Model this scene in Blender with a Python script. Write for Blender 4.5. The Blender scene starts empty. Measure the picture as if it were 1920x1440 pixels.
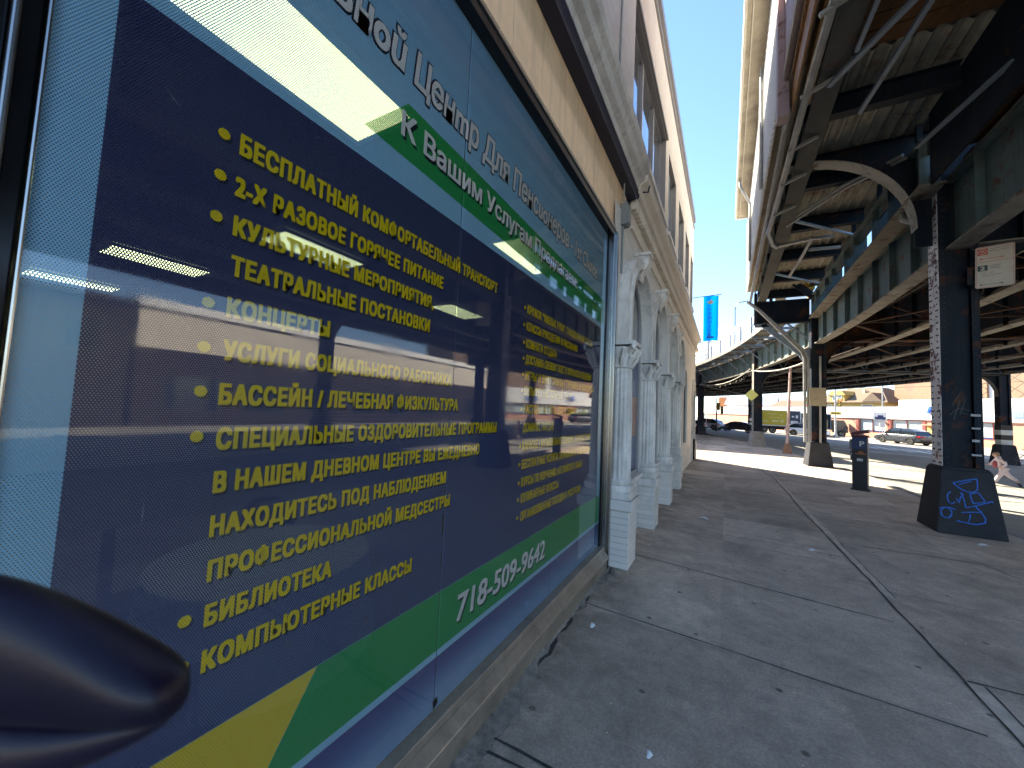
import bpy, bmesh, math, random
from mathutils import Vector, Matrix
random.seed(7)
S = bpy.context.scene
COL = S.collection
PI = math.pi

# ------------------------------------------------------------------ camera
cam_d = bpy.data.cameras.new('camera')
cam_d.sensor_width = 36.0
cam_d.lens = 36.0 * 715.0 / 1920.0
cam_d.clip_start = 0.02
cam_d.clip_end = 2000.0
cam = bpy.data.objects.new('camera', cam_d)
COL.objects.link(cam)
def cam_matrix(vx=1362.0, vy=783.0, roll=0.047, f=715.0):
    d1 = Vector((vx-960, -(vy-720), -f)).normalized()
    p2 = Vector((vx-1960, -(vy-1000*roll-720), -f))
    up = d1.cross(p2).normalized()
    if up.y < 0: up = -up
    xr = d1.cross(up)
    return Matrix((xr, d1, up))
CAMR = cam_matrix()
CAMP = Vector((0.0, 0.0, 1.8))
cam.matrix_world = Matrix.Translation(CAMP) @ CAMR.to_4x4()
cam_d.dof.use_dof = True
cam_d.dof.focus_distance = 4.0
cam_d.dof.aperture_fstop = 4.5
S.camera = cam

# ------------------------------------------------------------------ light
SUN_AZ = math.atan2(-0.85, 0.53)       # compass angle from +Y towards +X
SUN_EL = math.radians(36.0)
W = bpy.data.worlds.new('World'); S.world = W; W.use_nodes = True
nt = W.node_tree
sky = nt.nodes.new('ShaderNodeTexSky'); sky.sky_type = 'NISHITA'
sky.sun_disc = False; sky.sun_elevation = SUN_EL; sky.sun_rotation = SUN_AZ
sky.air_density = 1.0; sky.dust_density = 0.0; sky.ozone_density = 4.0
nt.links.new(sky.outputs[0], nt.nodes['Background'].inputs[0])
nt.nodes['Background'].inputs[1].default_value = 0.080
sd = bpy.data.lights.new('sun', 'SUN'); sd.energy = 4.9; sd.angle = math.radians(0.5); sd.color = (1.0, 0.90, 0.72)
sun = bpy.data.objects.new('sun', sd); COL.objects.link(sun)
sdir = Vector((math.sin(SUN_AZ)*math.cos(SUN_EL), math.cos(SUN_AZ)*math.cos(SUN_EL), math.sin(SUN_EL)))
sun.rotation_euler = sdir.to_track_quat('Z', 'Y').to_euler()
sun.location = (-20, 20, 40)
S.view_settings.view_transform = 'Standard'
S.view_settings.look = 'None'
S.view_settings.exposure = 2.42
S.view_settings.gamma = 1.0
S.view_settings.use_curve_mapping = False
S.render.engine = 'CYCLES'
S.cycles.use_denoising = True
S.cycles.max_bounces = 8
S.cycles.transparent_max_bounces = 24
S.cycles.sample_clamp_indirect = 6.0
S.cycles.caustics_reflective = False
S.cycles.caustics_refractive = False

# ------------------------------------------------------------------ mesh helpers
class MB:
    def __init__(s): s.v = []; s.f = []
    def add(s, vs, fs):
        b = len(s.v); s.v += [tuple(p) for p in vs]; s.f += [tuple(b+i for i in f) for f in fs]; return s
    def box(s, x0, x1, y0, y1, z0, z1):
        vs = [(x0,y0,z0),(x1,y0,z0),(x1,y1,z0),(x0,y1,z0),(x0,y0,z1),(x1,y0,z1),(x1,y1,z1),(x0,y1,z1)]
        return s.add(vs, [(0,3,2,1),(4,5,6,7),(0,1,5,4),(1,2,6,5),(2,3,7,6),(3,0,4,7)])
    def frustum(s, x0,x1,y0,y1,z0, X0,X1,Y0,Y1,z1):
        vs = [(x0,y0,z0),(x1,y0,z0),(x1,y1,z0),(x0,y1,z0),(X0,Y0,z1),(X1,Y0,z1),(X1,Y1,z1),(X0,Y1,z1)]
        return s.add(vs, [(0,3,2,1),(4,5,6,7),(0,1,5,4),(1,2,6,5),(2,3,7,6),(3,0,4,7)])
    def beam(s, a, b, w, h, up=(0,0,1)):
        a = Vector(a); b = Vector(b); d = (b-a).normalized(); u = Vector(up)
        if abs(d.dot(u)) > 0.98: u = Vector((0,1,0))
        x = d.cross(u).normalized(); z = x.cross(d).normalized()
        vs = []
        for p in (a, b):
            for sx, sz in ((-1,-1),(1,-1),(1,1),(-1,1)): vs.append(p + x*sx*w/2 + z*sz*h/2)
        return s.add(vs, [(0,3,2,1),(4,5,6,7),(0,1,5,4),(1,2,6,5),(2,3,7,6),(3,0,4,7)])
    def prism(s, pts, vec):
        n = len(pts); v = Vector(vec); P = [Vector(p) for p in pts]
        fs = [tuple(range(n)), tuple(range(2*n-1, n-1, -1))]
        fs += [(i, i+n, (i+1) % n + n, (i+1) % n) for i in range(n)]
        return s.add(P + [p+v for p in P], fs)
    def poly(s, pts): return s.add(pts, [tuple(range(len(pts)))])
    def tube(s, pts, r, n=8, cap=True):
        P = [Vector(p) for p in pts]; rs = r if isinstance(r, (list, tuple)) else [r]*len(P)
        rings = []; ref = None
        for i, p in enumerate(P):
            d = (P[min(i+1, len(P)-1)] - P[max(i-1, 0)]).normalized()
            if ref is None:
                ref = Vector((0,0,1)) if abs(d.z) < 0.9 else Vector((1,0,0))
            x = d.cross(ref); 
            if x.length < 1e-4: ref = Vector((1,0.3,0)); x = d.cross(ref)
            x.normalize(); y = x.cross(d).normalized(); ref = y
            rings.append([p + (x*math.cos(2*PI*k/n) + y*math.sin(2*PI*k/n))*rs[i] for k in range(n)])
        vs = [q for R in rings for q in R]; fs = []
        for i in range(len(P)-1):
            for k in range(n): fs.append((i*n+k, i*n+(k+1) % n, (i+1)*n+(k+1) % n, (i+1)*n+k))
        if cap: fs += [tuple(range(n-1, -1, -1)), tuple((len(P)-1)*n+k for k in range(n))]
        return s.add(vs, fs)
    def lathe(s, prof, c=(0,0,0), n=16, axis='z', a0=0.0, a1=2*PI, flute=0.0, nf=0):
        full = abs(a1-a0-2*PI) < 1e-6; m = n if full else n+1; vs = []
        for r, z in prof:
            for k in range(m):
                a = a0 + (a1-a0)*k/n; rr = r
                if flute and nf: rr = r*(1 - flute*(0.5+0.5*math.cos(nf*a))**2)
                p = (rr*math.cos(a), rr*math.sin(a), z)
                if axis == 'x': p = (p[2], p[0], p[1])
                if axis == 'y': p = (p[0], p[2], -p[1])
                vs.append((p[0]+c[0], p[1]+c[1], p[2]+c[2]))
        fs = []
        for i in range(len(prof)-1):
            for k in range(n):
                k2 = (k+1) % m
                fs.append((i*m+k, i*m+k2, (i+1)*m+k2, (i+1)*m+k))
        if full:
            fs.append(tuple(range(m-1, -1, -1))); fs.append(tuple((len(prof)-1)*m+k for k in range(m)))
        return s.add(vs, fs)
    def build(s, name, m, parent=None, smooth=False, bevel=0.0, loc=None, fixn=True):
        me = bpy.data.meshes.new(name); me.from_pydata([tuple(p) for p in s.v], [], s.f); me.update()
        if fixn:
            bm = bmesh.new(); bm.from_mesh(me); bmesh.ops.recalc_face_normals(bm, faces=bm.faces)
            bm.to_mesh(me); bm.free()
        ms = m if isinstance(m, (list, tuple)) else [m]
        for q in ms: me.materials.append(q)
        if smooth:
            for p in me.polygons: p.use_smooth = True
            if hasattr(me, 'set_sharp_from_angle'): me.set_sharp_from_angle(angle=math.radians(38))
        o = bpy.data.objects.new(name, me); COL.objects.link(o)
        if parent is not None:
            o.parent = parent
        if loc is not None: o.location = loc
        if bevel:
            b = o.modifiers.new('bevel', 'BEVEL'); b.width = bevel; b.segments = 2; b.limit_method = 'ANGLE'
        return o

def tag(o, label=None, cat=None, group=None, kind=None):
    if label: o['label'] = label
    if cat: o['category'] = cat
    if group: o['group'] = group
    if kind: o['kind'] = kind
    return o
def thing(name, label, cat, loc=(0,0,0), rz=0.0, group=None):
    o = bpy.data.objects.new(name, None); COL.objects.link(o); o.empty_display_size = 0.2
    o.location = loc; o.rotation_euler = (0,0,rz)
    return tag(o, label, cat, group)
def copy_tree(o, parent=None):
    c = o.copy(); COL.objects.link(c)
    if parent is not None: c.parent = parent
    for ch in list(o.children): copy_tree(ch, c)
    return c
def structure(o): o['kind'] = 'structure'; return o

# ------------------------------------------------------------------ materials
def _n(t, kind, **kw):
    n = t.nodes.new(kind)
    for k, v in kw.items(): setattr(n, k, v)
    return n
def mat(name, col, rough=0.6, metal=0.0, var=0.18, scale=2.5, bump=0.0, bscale=40.0, rust=0.0, rust_col=(0.16,0.055,0.02),
        streak=0.0, dirt=0.0, dirt_col=(0.05,0.045,0.04), emit=None, spec=0.5, coat=0.0, stretch=(1,1,1), flake=None, flake_t=0.5, fscale=6.0):
    m = bpy.data.materials.new(name); m.use_nodes = True; t = m.node_tree; L = t.links
    bs = t.nodes['Principled BSDF']
    bs.inputs['Roughness'].default_value = rough; bs.inputs['Metallic'].default_value = metal
    bs.inputs['Specular IOR Level'].default_value = spec
    bs.inputs['Coat Weight'].default_value = coat; bs.inputs['Coat Roughness'].default_value = 0.08
    geo = _n(t, 'ShaderNodeNewGeometry'); mp = _n(t, 'ShaderNodeMapping'); mp.inputs['Scale'].default_value = stretch
    L.new(geo.outputs['Position'], mp.inputs['Vector'])
    def noise(sc, det=6.0, rg=0.6, vec=mp.outputs['Vector'], dist=0.0):
        q = _n(t, 'ShaderNodeTexNoise'); q.inputs['Scale'].default_value = sc; q.inputs['Detail'].default_value = det
        q.inputs['Roughness'].default_value = rg; q.inputs['Distortion'].default_value = dist
        L.new(vec, q.inputs['Vector']); return q.outputs['Fac']
    def ramp(src, a, b):
        r = _n(t, 'ShaderNodeMapRange'); r.inputs['From Min'].default_value = a; r.inputs['From Max'].default_value = b
        L.new(src, r.inputs['Value']); return r.outputs['Result']
    def mix(fac, c1, c2, bt='MIX'):
        q = _n(t, 'ShaderNodeMix', data_type='RGBA', blend_type=bt)
        for src, i in ((fac, 0), (c1, 6), (c2, 7)):
            if isinstance(src, (int, float)): q.inputs[i].default_value = src
            elif isinstance(src, tuple): q.inputs[i].default_value = (*src[:3], 1)
            else: L.new(src, q.inputs[i])
        return q.outputs[2]
    lo = tuple(c*(1-var) for c in col); hi = tuple(min(1, c*(1+var)) for c in col)
    c = mix(ramp(noise(scale), 0.3, 0.7), lo, hi)
    if var: c = mix(ramp(noise(scale*9), 0.35, 0.65), c, mix(0.5, c, lo))
    if flake:
        c = mix(ramp(noise(fscale, 8, 0.7), flake_t-0.02, flake_t+0.02), c, flake)
    if streak:
        mp2 = _n(t, 'ShaderNodeMapping'); mp2.inputs['Scale'].default_value = (7, 7, 0.6); L.new(geo.outputs['Position'], mp2.inputs['Vector'])
        sn = noise(1.6, 5, 0.6, mp2.outputs['Vector'])
        f = _n(t, 'ShaderNodeMath', operation='MULTIPLY'); L.new(ramp(sn, 0.5, 0.72), f.inputs[0]); f.inputs[1].default_value = streak
        c = mix(f.outputs[0], c, dirt_col)
    if dirt:
        f = _n(t, 'ShaderNodeMath', operation='MULTIPLY'); L.new(ramp(noise(scale*0.8, 8, 0.65, dist=0.6), 0.48, 0.7), f.inputs[0]); f.inputs[1].default_value = dirt
        c = mix(f.outputs[0], c, dirt_col)
    if rust:
        f = _n(t, 'ShaderNodeMath', operation='MULTIPLY'); L.new(ramp(noise(scale*1.7, 9, 0.72, dist=0.4), 0.62-rust*0.25, 0.72-rust*0.2), f.inputs[0]); f.inputs[1].default_value = 0.9
        c = mix(f.outputs[0], c, mix(ramp(noise(14), 0.35, 0.65), rust_col, tuple(k*0.45 for k in rust_col)))
    L.new(c, bs.inputs['Base Color'])
    rv = _n(t, 'ShaderNodeMapRange'); rv.inputs['To Min'].default_value = max(0.02, rough-0.12*min(1, rough*2)); rv.inputs['To Max'].default_value = min(1, rough+0.12*min(1, rough*2))
    L.new(noise(scale*3), rv.inputs['Value']); L.new(rv.outputs[0], bs.inputs['Roughness'])
    if bump:
        b = _n(t, 'ShaderNodeBump'); b.inputs['Strength'].default_value = bump; b.inputs['Distance'].default_value = 0.01
        L.new(noise(bscale, 5, 0.6), b.inputs['Height']); L.new(b.outputs[0], bs.inputs['Normal'])
    if emit:
        bs.inputs['Emission Color'].default_value = (*emit[:3], 1); bs.inputs['Emission Strength'].default_value = emit[3]
    m['c'] = 1
    return m
def brick(name, col, mortar, axes='yz', bw=0.22, bh=0.075, rough=0.7, var=0.25, bumpd=0.006, dirt=0.0):
    m = mat(name, col, rough, var=0.1, dirt=dirt, scale=1.2); t = m.node_tree; L = t.links; bs = t.nodes['Principled BSDF']
    geo = _n(t, 'ShaderNodeNewGeometry'); sp = _n(t, 'ShaderNodeSeparateXYZ'); cb = _n(t, 'ShaderNodeCombineXYZ')
    L.new(geo.outputs['Position'], sp.inputs[0])
    if axes == 'yz': L.new(sp.outputs['Y'], cb.inputs['X'])
    elif axes == 'xz': L.new(sp.outputs['X'], cb.inputs['X'])
    else:
        ad = _n(t, 'ShaderNodeMath', operation='SUBTRACT'); L.new(sp.outputs['X'], ad.inputs[0]); L.new(sp.outputs['Y'], ad.inputs[1]); L.new(ad.outputs[0], cb.inputs['X'])
    L.new(sp.outputs['Z'], cb.inputs['Y'])
    br = _n(t, 'ShaderNodeTexBrick'); br.inputs['Scale'].default_value = 1.0
    br.inputs['Brick Width'].default_value = bw; br.inputs['Row Height'].default_value = bh; br.inputs['Mortar Size'].default_value = 0.006
    br.inputs['Mortar Smooth'].default_value = 0.3
    br.inputs['Color1'].default_value = (*[c*(1+var) for c in col], 1); br.inputs['Color2'].default_value = (*[c*(1-var) for c in col], 1); br.inputs['Mortar'].default_value = (*mortar, 1)
    L.new(cb.outputs[0], br.inputs['Vector'])
    old = bs.inputs['Base Color'].links[0].from_socket
    mx = _n(t, 'ShaderNodeMix', data_type='RGBA', blend_type='MIX'); mx.inputs[0].default_value = 0.6
    L.new(old, mx.inputs[6]); L.new(br.outputs['Color'], mx.inputs[7]); L.new(mx.outputs[2], bs.inputs['Base Color'])
    b = _n(t, 'ShaderNodeBump'); b.inputs['Strength'].default_value = 0.8; b.inputs['Distance'].default_value = bumpd; b.invert = True
    L.new(br.outputs['Fac'], b.inputs['Height']); L.new(b.outputs[0], bs.inputs['Normal'])
    return m
def glass_pane(name, tint=(1,1,1), boost=1.0):
    """clear sheet: lets everything behind show and mirrors the street by the angle of view"""
    m = bpy.data.materials.new(name); m.use_nodes = True; t = m.node_tree; L = t.links; t.nodes.remove(t.nodes['Principled BSDF'])
    fr = _n(t, 'ShaderNodeFresnel'); fr.inputs['IOR'].default_value = 1.52
    mu = _n(t, 'ShaderNodeMath', operation='MULTIPLY_ADD', use_clamp=True); mu.inputs[1].default_value = 1.1*boost; mu.inputs[2].default_value = 0.04
    geo = _n(t, 'ShaderNodeNewGeometry')
    nz = _n(t, 'ShaderNodeTexNoise'); nz.inputs['Scale'].default_value = 0.9; nz.inputs['Detail'].default_value = 1.0; L.new(geo.outputs['Position'], nz.inputs['Vector'])
    bp = _n(t, 'ShaderNodeBump'); bp.inputs['Strength'].default_value = 0.035; bp.inputs['Distance'].default_value = 0.02; L.new(nz.outputs['Fac'], bp.inputs['Height'])
    gl = _n(t, 'ShaderNodeBsdfGlossy')
    sm = _n(t, 'ShaderNodeTexNoise'); sm.inputs['Scale'].default_value = 3.0; sm.inputs['Detail'].default_value = 8; sm.inputs['Roughness'].default_value = 0.7; sm.inputs['Distortion'].default_value = 1.2; L.new(geo.outputs['Position'], sm.inputs['Vector'])
    sr_ = _n(t, 'ShaderNodeMapRange'); sr_.inputs['From Min'].default_value = 0.42; sr_.inputs['From Max'].default_value = 0.72; sr_.inputs['To Min'].default_value = 0.012; sr_.inputs['To Max'].default_value = 0.10; L.new(sm.outputs['Fac'], sr_.inputs['Value']); L.new(sr_.outputs[0], gl.inputs['Roughness']); L.new(bp.outputs[0], gl.inputs['Normal'])
    tr = _n(t, 'ShaderNodeBsdfTransparent'); tr.inputs['Color'].default_value = (*tint, 1)
    mx = _n(t, 'ShaderNodeMixShader'); L.new(fr.outputs[0], mu.inputs[0]); L.new(mu.outputs[0], mx.inputs[0]); L.new(tr.outputs[0], mx.inputs[1]); L.new(gl.outputs[0], mx.inputs[2])
    L.new(mx.outputs[0], t.nodes['Material Output'].inputs[0]); return m
PERF = 0.0062
def film(name, col, col2=None, z0=0, z1=1, hole=0.20):
    """printed window film punched with a fine hexagonal pattern of real see-through holes"""
    m = bpy.data.materials.new(name); m.use_nodes = True; t = m.node_tree; L = t.links; bs = t.nodes['Principled BSDF']
    bs.inputs['Roughness'].default_value = 0.45; bs.inputs['Specular IOR Level'].default_value = 0.15
    geo = _n(t, 'ShaderNodeNewGeometry'); sp = _n(t, 'ShaderNodeSeparateXYZ'); L.new(geo.outputs['Position'], sp.inputs[0])
    def ma(op, a, b=0.0, c=None):
        q = _n(t, 'ShaderNodeMath', operation=op)
        for i, x in enumerate((a, b) + ((c,) if c is not None else ())):
            if isinstance(x, (int, float)): q.inputs[i].default_value = x
            else: L.new(x, q.inputs[i])
        return q.outputs[0]
    u = ma('DIVIDE', sp.outputs['Y'], PERF); v = ma('DIVIDE', sp.outputs['Z'], PERF*1.732)
    def d2(off):
        f = ma('SUBTRACT', ma('FRACT', ma('ADD', u, off)), 0.5); g = ma('MULTIPLY', ma('SUBTRACT', ma('FRACT', ma('ADD', v, off)), 0.5), 1.732)
        return ma('ADD', ma('MULTIPLY', f, f), ma('MULTIPLY', g, g))
    r2 = hole*0.866/PI
    dd = ma('MINIMUM', d2(0.0), d2(0.5)); solid = ma('GREATER_THAN', dd, r2)
    nz = _n(t, 'ShaderNodeTexNoise'); nz.inputs['Scale'].default_value = 1.3; nz.inputs['Detail'].default_value = 5; L.new(geo.outputs['Position'], nz.inputs['Vector'])
    mx = _n(t, 'ShaderNodeMix', data_type='RGBA'); L.new(nz.outputs['Fac'], mx.inputs[0])
    mx.inputs[6].default_value = (*[c*0.88 for c in col], 1); mx.inputs[7].default_value = (*[min(1, c*1.1) for c in col], 1)
    out = mx.outputs[2]
    if col2:
        r = _n(t, 'ShaderNodeMapRange', interpolation_type='SMOOTHSTEP'); r.inputs['From Min'].default_value = z0; r.inputs['From Max'].default_value = z1; L.new(sp.outputs['Z'], r.inputs['Value'])
        m2 = _n(t, 'ShaderNodeMix', data_type='RGBA'); L.new(r.outputs[0], m2.inputs[0]); L.new(out, m2.inputs[6]); m2.inputs[7].default_value = (*col2, 1); out = m2.outputs[2]
    L.new(out, bs.inputs['Base Color'])
    tr = _n(t, 'ShaderNodeBsdfTransparent'); ms = _n(t, 'ShaderNodeMixShader')
    L.new(solid, ms.inputs[0]); L.new(tr.outputs[0], ms.inputs[1]); L.new(bs.outputs[0], ms.inputs[2])
    L.new(ms.outputs[0], t.nodes['Material Output'].inputs[0]); return m

# ------------------------------------------------------------------ text (drawn with the built-in font, turned into mesh)
def text_mesh(s, offset=0.0, shear=0.0, spacing=1.0):
    c = bpy.data.curves.new('t', 'FONT'); c.body = s; c.offset = offset; c.shear = shear; c.space_character = spacing; c.resolution_u = 3
    o = bpy.data.objects.new('t', c); COL.objects.link(o); bpy.context.view_layer.update()
    me = bpy.data.meshes.new_from_object(o.evaluated_get(bpy.context.evaluated_depsgraph_get()))
    bpy.data.objects.remove(o); bpy.data.curves.remove(c)
    vs = [v.co.copy() for v in me.vertices]; fs = [tuple(p.vertices) for p in me.polygons]
    bpy.data.meshes.remove(me); return vs, fs
CAPH = 0.729
def fit_text(s, w, h, bx=0.0, shear=0.0, spacing=1.0, bz=None):
    """(x, z, micro-depth) verts scaled to width w and cap height h; struck four times, slightly shifted, to make a bold cut"""
    vs, fs = text_mesh(s, 0.0, shear, spacing); bz = bx*0.55 if bz is None else bz
    x0 = min(v.x for v in vs)-bx; x1 = max(v.x for v in vs)+bx
    kx = w/(x1-x0); kz = h/(CAPH+2*bz); V_ = []; F_ = []
    for i, (sx, sz) in enumerate(((-1,-1),(1,1),(-1,1),(1,-1),(0,-1),(0,1)) if bx else ((0,0),)):
        b = len(V_); V_ += [((v.x-x0+sx*bx)*kx, (v.y+bz+sz*bz)*kz, i*4e-5) for v in vs]; F_ += [tuple(b+k for k in f) for f in fs]
    return V_, F_
# ------------------------------------------------------------------ curve of the elevated line
VR, VY0, VX0 = 78.0, 13.0, 3.6
def V(s, d=0.0, z=0.0):
    if s <= VY0: return Vector((VX0+d, s, z))
    a = (s-VY0)/VR; r = VR+d
    return Vector((VX0-VR + r*math.cos(a), VY0 + r*math.sin(a), z))
def Vt(s):
    a = max(0.0, (s-VY0)/VR); return Vector((-math.sin(a), math.cos(a), 0))
def Vn(s):
    a = max(0.0, (s-VY0)/VR); return Vector((math.cos(a), math.sin(a), 0))
def rail_strip(mb, s0, s1, d0, d1, z0, z1, step=2.0):
    """box swept along the line between two offsets"""
    n = max(1, int(round((s1-s0)/step))); vs = []; fs = []
    for i in range(n+1):
        s = s0+(s1-s0)*i/n
        vs += [V(s,d0,z0), V(s,d1,z0), V(s,d1,z1), V(s,d0,z1)]
    for i in range(n):
        b = 4*i
        for k in range(4): fs.append((b+k, b+(k+1) % 4, b+4+(k+1) % 4, b+4+k))
    fs += [(3,2,1,0), (4*n,4*n+1,4*n+2,4*n+3)]
    mb.add(vs, fs)

# ------------------------------------------------------------------ ground
def pavement_mat(name, col, slab=1.5, joints=True):
    m = mat(name, col, 0.85, var=0.22, scale=0.9, bump=0.35, bscale=130, dirt=0.75, dirt_col=(col[0]*0.48, col[1]*0.47, col[2]*0.46), spec=0.3)
    t = m.node_tree; L = t.links; bs = t.nodes['Principled BSDF']; old = bs.inputs['Base Color'].links[0].from_socket
    geo = _n(t, 'ShaderNodeNewGeometry'); mp = _n(t, 'ShaderNodeMapping'); mp.inputs['Scale'].default_value = (1/1.42, 1/slab, 0); mp.inputs['Location'].default_value = (0.02, -0.36, 0)
    L.new(geo.outputs['Position'], mp.inputs[0]); fl = _n(t, 'ShaderNodeVectorMath', operation='FLOOR'); L.new(mp.outputs[0], fl.inputs[0])
    wn = _n(t, 'ShaderNodeTexWhiteNoise', noise_dimensions='2D'); L.new(fl.outputs[0], wn.inputs['Vector'])
    r = _n(t, 'ShaderNodeMapRange'); r.inputs['To Min'].default_value = 0.80; r.inputs['To Max'].default_value = 1.14; L.new(wn.outputs['Value'], r.inputs['Value'])
    mu = _n(t, 'ShaderNodeVectorMath', operation='SCALE'); L.new(old, mu.inputs[0]); L.new(r.outputs[0], mu.inputs['Scale'])
    # chewing-gum spots and grit
    vo = _n(t, 'ShaderNodeTexVoronoi'); vo.inputs['Scale'].default_value = 3.4; vo.inputs['Randomness'].default_value = 1.0; L.new(geo.outputs['Position'], vo.inputs['Vector'])
    lt = _n(t, 'ShaderNodeMapRange'); lt.inputs['From Min'].default_value = 0.05; lt.inputs['From Max'].default_value = 0.085; L.new(vo.outputs['Distance'], lt.inputs['Value'])
    m2 = _n(t, 'ShaderNodeMix', data_type='RGBA'); L.new(lt.outputs[0], m2.inputs[0]); m2.inputs[6].default_value = (col[0]*0.3, col[1]*0.3, col[2]*0.3, 1); L.new(mu.outputs[0], m2.inputs[7])
    vo2 = _n(t, 'ShaderNodeTexVoronoi'); vo2.inputs['Scale'].default_value = 9.0; L.new(geo.outputs['Position'], vo2.inputs['Vector'])
    l2 = _n(t, 'ShaderNodeMapRange'); l2.inputs['From Min'].default_value = 0.03; l2.inputs['From Max'].default_value = 0.06; L.new(vo2.outputs['Distance'], l2.inputs['Value'])
    ns = _n(t, 'ShaderNodeTexNoise'); ns.inputs['Scale'].default_value = 1.1; L.new(geo.outputs['Position'], ns.inputs['Vector'])
    gt = _n(t, 'ShaderNodeMath', operation='MAXIMUM'); L.new(l2.outputs[0], gt.inputs[0])
    g2 = _n(t, 'ShaderNodeMath', operation='LESS_THAN'); L.new(ns.outputs['Fac'], g2.inputs[0]); g2.inputs[1].default_value = 0.52; L.new(g2.outputs[0], gt.inputs[1])
    m3 = _n(t, 'ShaderNodeMix', data_type='RGBA'); L.new(gt.outputs[0], m3.inputs[0]); m3.inputs[6].default_value = (min(1,col[0]*1.7), min(1,col[1]*1.7), min(1,col[2]*1.6), 1); L.new(m2.outputs[2], m3.inputs[7])
    # pale scuffed patches and mossy damp next to the wall
    pn = _n(t, 'ShaderNodeTexNoise'); pn.inputs['Scale'].default_value = 1.7; pn.inputs['Detail'].default_value = 9; pn.inputs['Roughness'].default_value = 0.75; L.new(geo.outputs['Position'], pn.inputs['Vector'])
    pr = _n(t, 'ShaderNodeMapRange'); pr.inputs['From Min'].default_value = 0.56; pr.inputs['From Max'].default_value = 0.72; pr.inputs['To Max'].default_value = 0.55; L.new(pn.outputs['Fac'], pr.inputs['Value'])
    m4 = _n(t, 'ShaderNodeMix', data_type='RGBA'); L.new(pr.outputs[0], m4.inputs[0]); L.new(m3.outputs[2], m4.inputs[6]); m4.inputs[7].default_value = (min(1,col[0]*1.5), min(1,col[1]*1.5), min(1,col[2]*1.45), 1)
    gn = _n(t, 'ShaderNodeTexNoise'); gn.inputs['Scale'].default_value = 55.0; gn.inputs['Detail'].default_value = 8; gn.inputs['Roughness'].default_value = 0.8; L.new(geo.outputs['Position'], gn.inputs['Vector'])
    gr = _n(t, 'ShaderNodeMapRange'); gr.inputs['From Min'].default_value = 0.38; gr.inputs['From Max'].default_value = 0.62; gr.inputs['To Min'].default_value = 0.76; gr.inputs['To Max'].default_value = 1.2; L.new(gn.outputs['Fac'], gr.inputs['Value'])
    mn = _n(t, 'ShaderNodeTexNoise'); mn.inputs['Scale'].default_value = 4.5; mn.inputs['Detail'].default_value = 10; mn.inputs['Roughness'].default_value = 0.78; mn.inputs['Distortion'].default_value = 0.5; L.new(geo.outputs['Position'], mn.inputs['Vector'])
    mr_ = _n(t, 'ShaderNodeMapRange'); mr_.inputs['From Min'].default_value = 0.34; mr_.inputs['From Max'].default_value = 0.66; mr_.inputs['To Min'].default_value = 0.84; mr_.inputs['To Max'].default_value = 1.18; L.new(mn.outputs['Fac'], mr_.inputs['Value'])
    mm_ = _n(t, 'ShaderNodeMath', operation='MULTIPLY'); L.new(gr.outputs[0], mm_.inputs[0]); L.new(mr_.outputs[0], mm_.inputs[1])
    sc2 = _n(t, 'ShaderNodeVectorMath', operation='SCALE'); L.new(m4.outputs[2], sc2.inputs[0]); L.new(mm_.outputs[0], sc2.inputs['Scale'])
    # worn dark film of dirt gathering in a band along the wall, broken up by noise
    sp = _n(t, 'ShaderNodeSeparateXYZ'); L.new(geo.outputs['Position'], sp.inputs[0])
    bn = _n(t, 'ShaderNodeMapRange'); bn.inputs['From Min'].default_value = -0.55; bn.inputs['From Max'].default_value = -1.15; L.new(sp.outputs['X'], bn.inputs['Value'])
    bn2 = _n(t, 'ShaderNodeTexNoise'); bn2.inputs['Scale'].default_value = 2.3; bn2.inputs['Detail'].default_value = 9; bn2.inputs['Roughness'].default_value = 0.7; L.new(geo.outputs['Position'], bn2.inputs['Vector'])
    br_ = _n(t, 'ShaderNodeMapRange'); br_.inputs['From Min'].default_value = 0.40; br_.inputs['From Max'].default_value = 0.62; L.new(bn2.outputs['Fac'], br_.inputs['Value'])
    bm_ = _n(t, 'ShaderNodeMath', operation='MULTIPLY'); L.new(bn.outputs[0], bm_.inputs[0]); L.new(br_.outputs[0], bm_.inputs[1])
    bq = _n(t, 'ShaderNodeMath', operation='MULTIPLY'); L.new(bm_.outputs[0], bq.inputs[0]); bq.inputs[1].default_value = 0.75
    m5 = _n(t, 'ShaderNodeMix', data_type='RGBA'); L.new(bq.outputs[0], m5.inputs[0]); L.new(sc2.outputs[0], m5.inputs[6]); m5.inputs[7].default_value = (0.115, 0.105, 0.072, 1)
    L.new(m5.outputs[2], bs.inputs['Base Color'])
    return m
M_PAVE = pavement_mat('pavement_concrete', (0.56, 0.455, 0.36))
M_ROAD = mat('road_asphalt', (0.30, 0.285, 0.25), 0.9, var=0.14, scale=0.5, bump=0.4, bscale=160, dirt=0.35, dirt_col=(0.10,0.095,0.09), spec=0.25)
M_LOT = mat('lot_concrete', (0.34, 0.32, 0.29), 0.9, var=0.15, scale=0.6, bump=0.3, bscale=120, dirt=0.4, dirt_col=(0.1,0.1,0.09))
M_KERB = mat('kerb_stone', (0.26, 0.25, 0.235), 0.85, var=0.2, scale=3, bump=0.3, dirt=0.4)
M_JOINT = mat('joint_dirt', (0.06, 0.054, 0.048), 0.95, var=0.5, scale=20)
M_PATCH = mat('mortar_strip', (0.62, 0.51, 0.40), 0.9, var=0.25, scale=8, bump=0.4, bscale=80)
M_WHITE = mat('road_paint', (0.68, 0.68, 0.65), 0.7, var=0.12, scale=4, dirt=0.5, dirt_col=(0.25,0.25,0.24))

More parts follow.
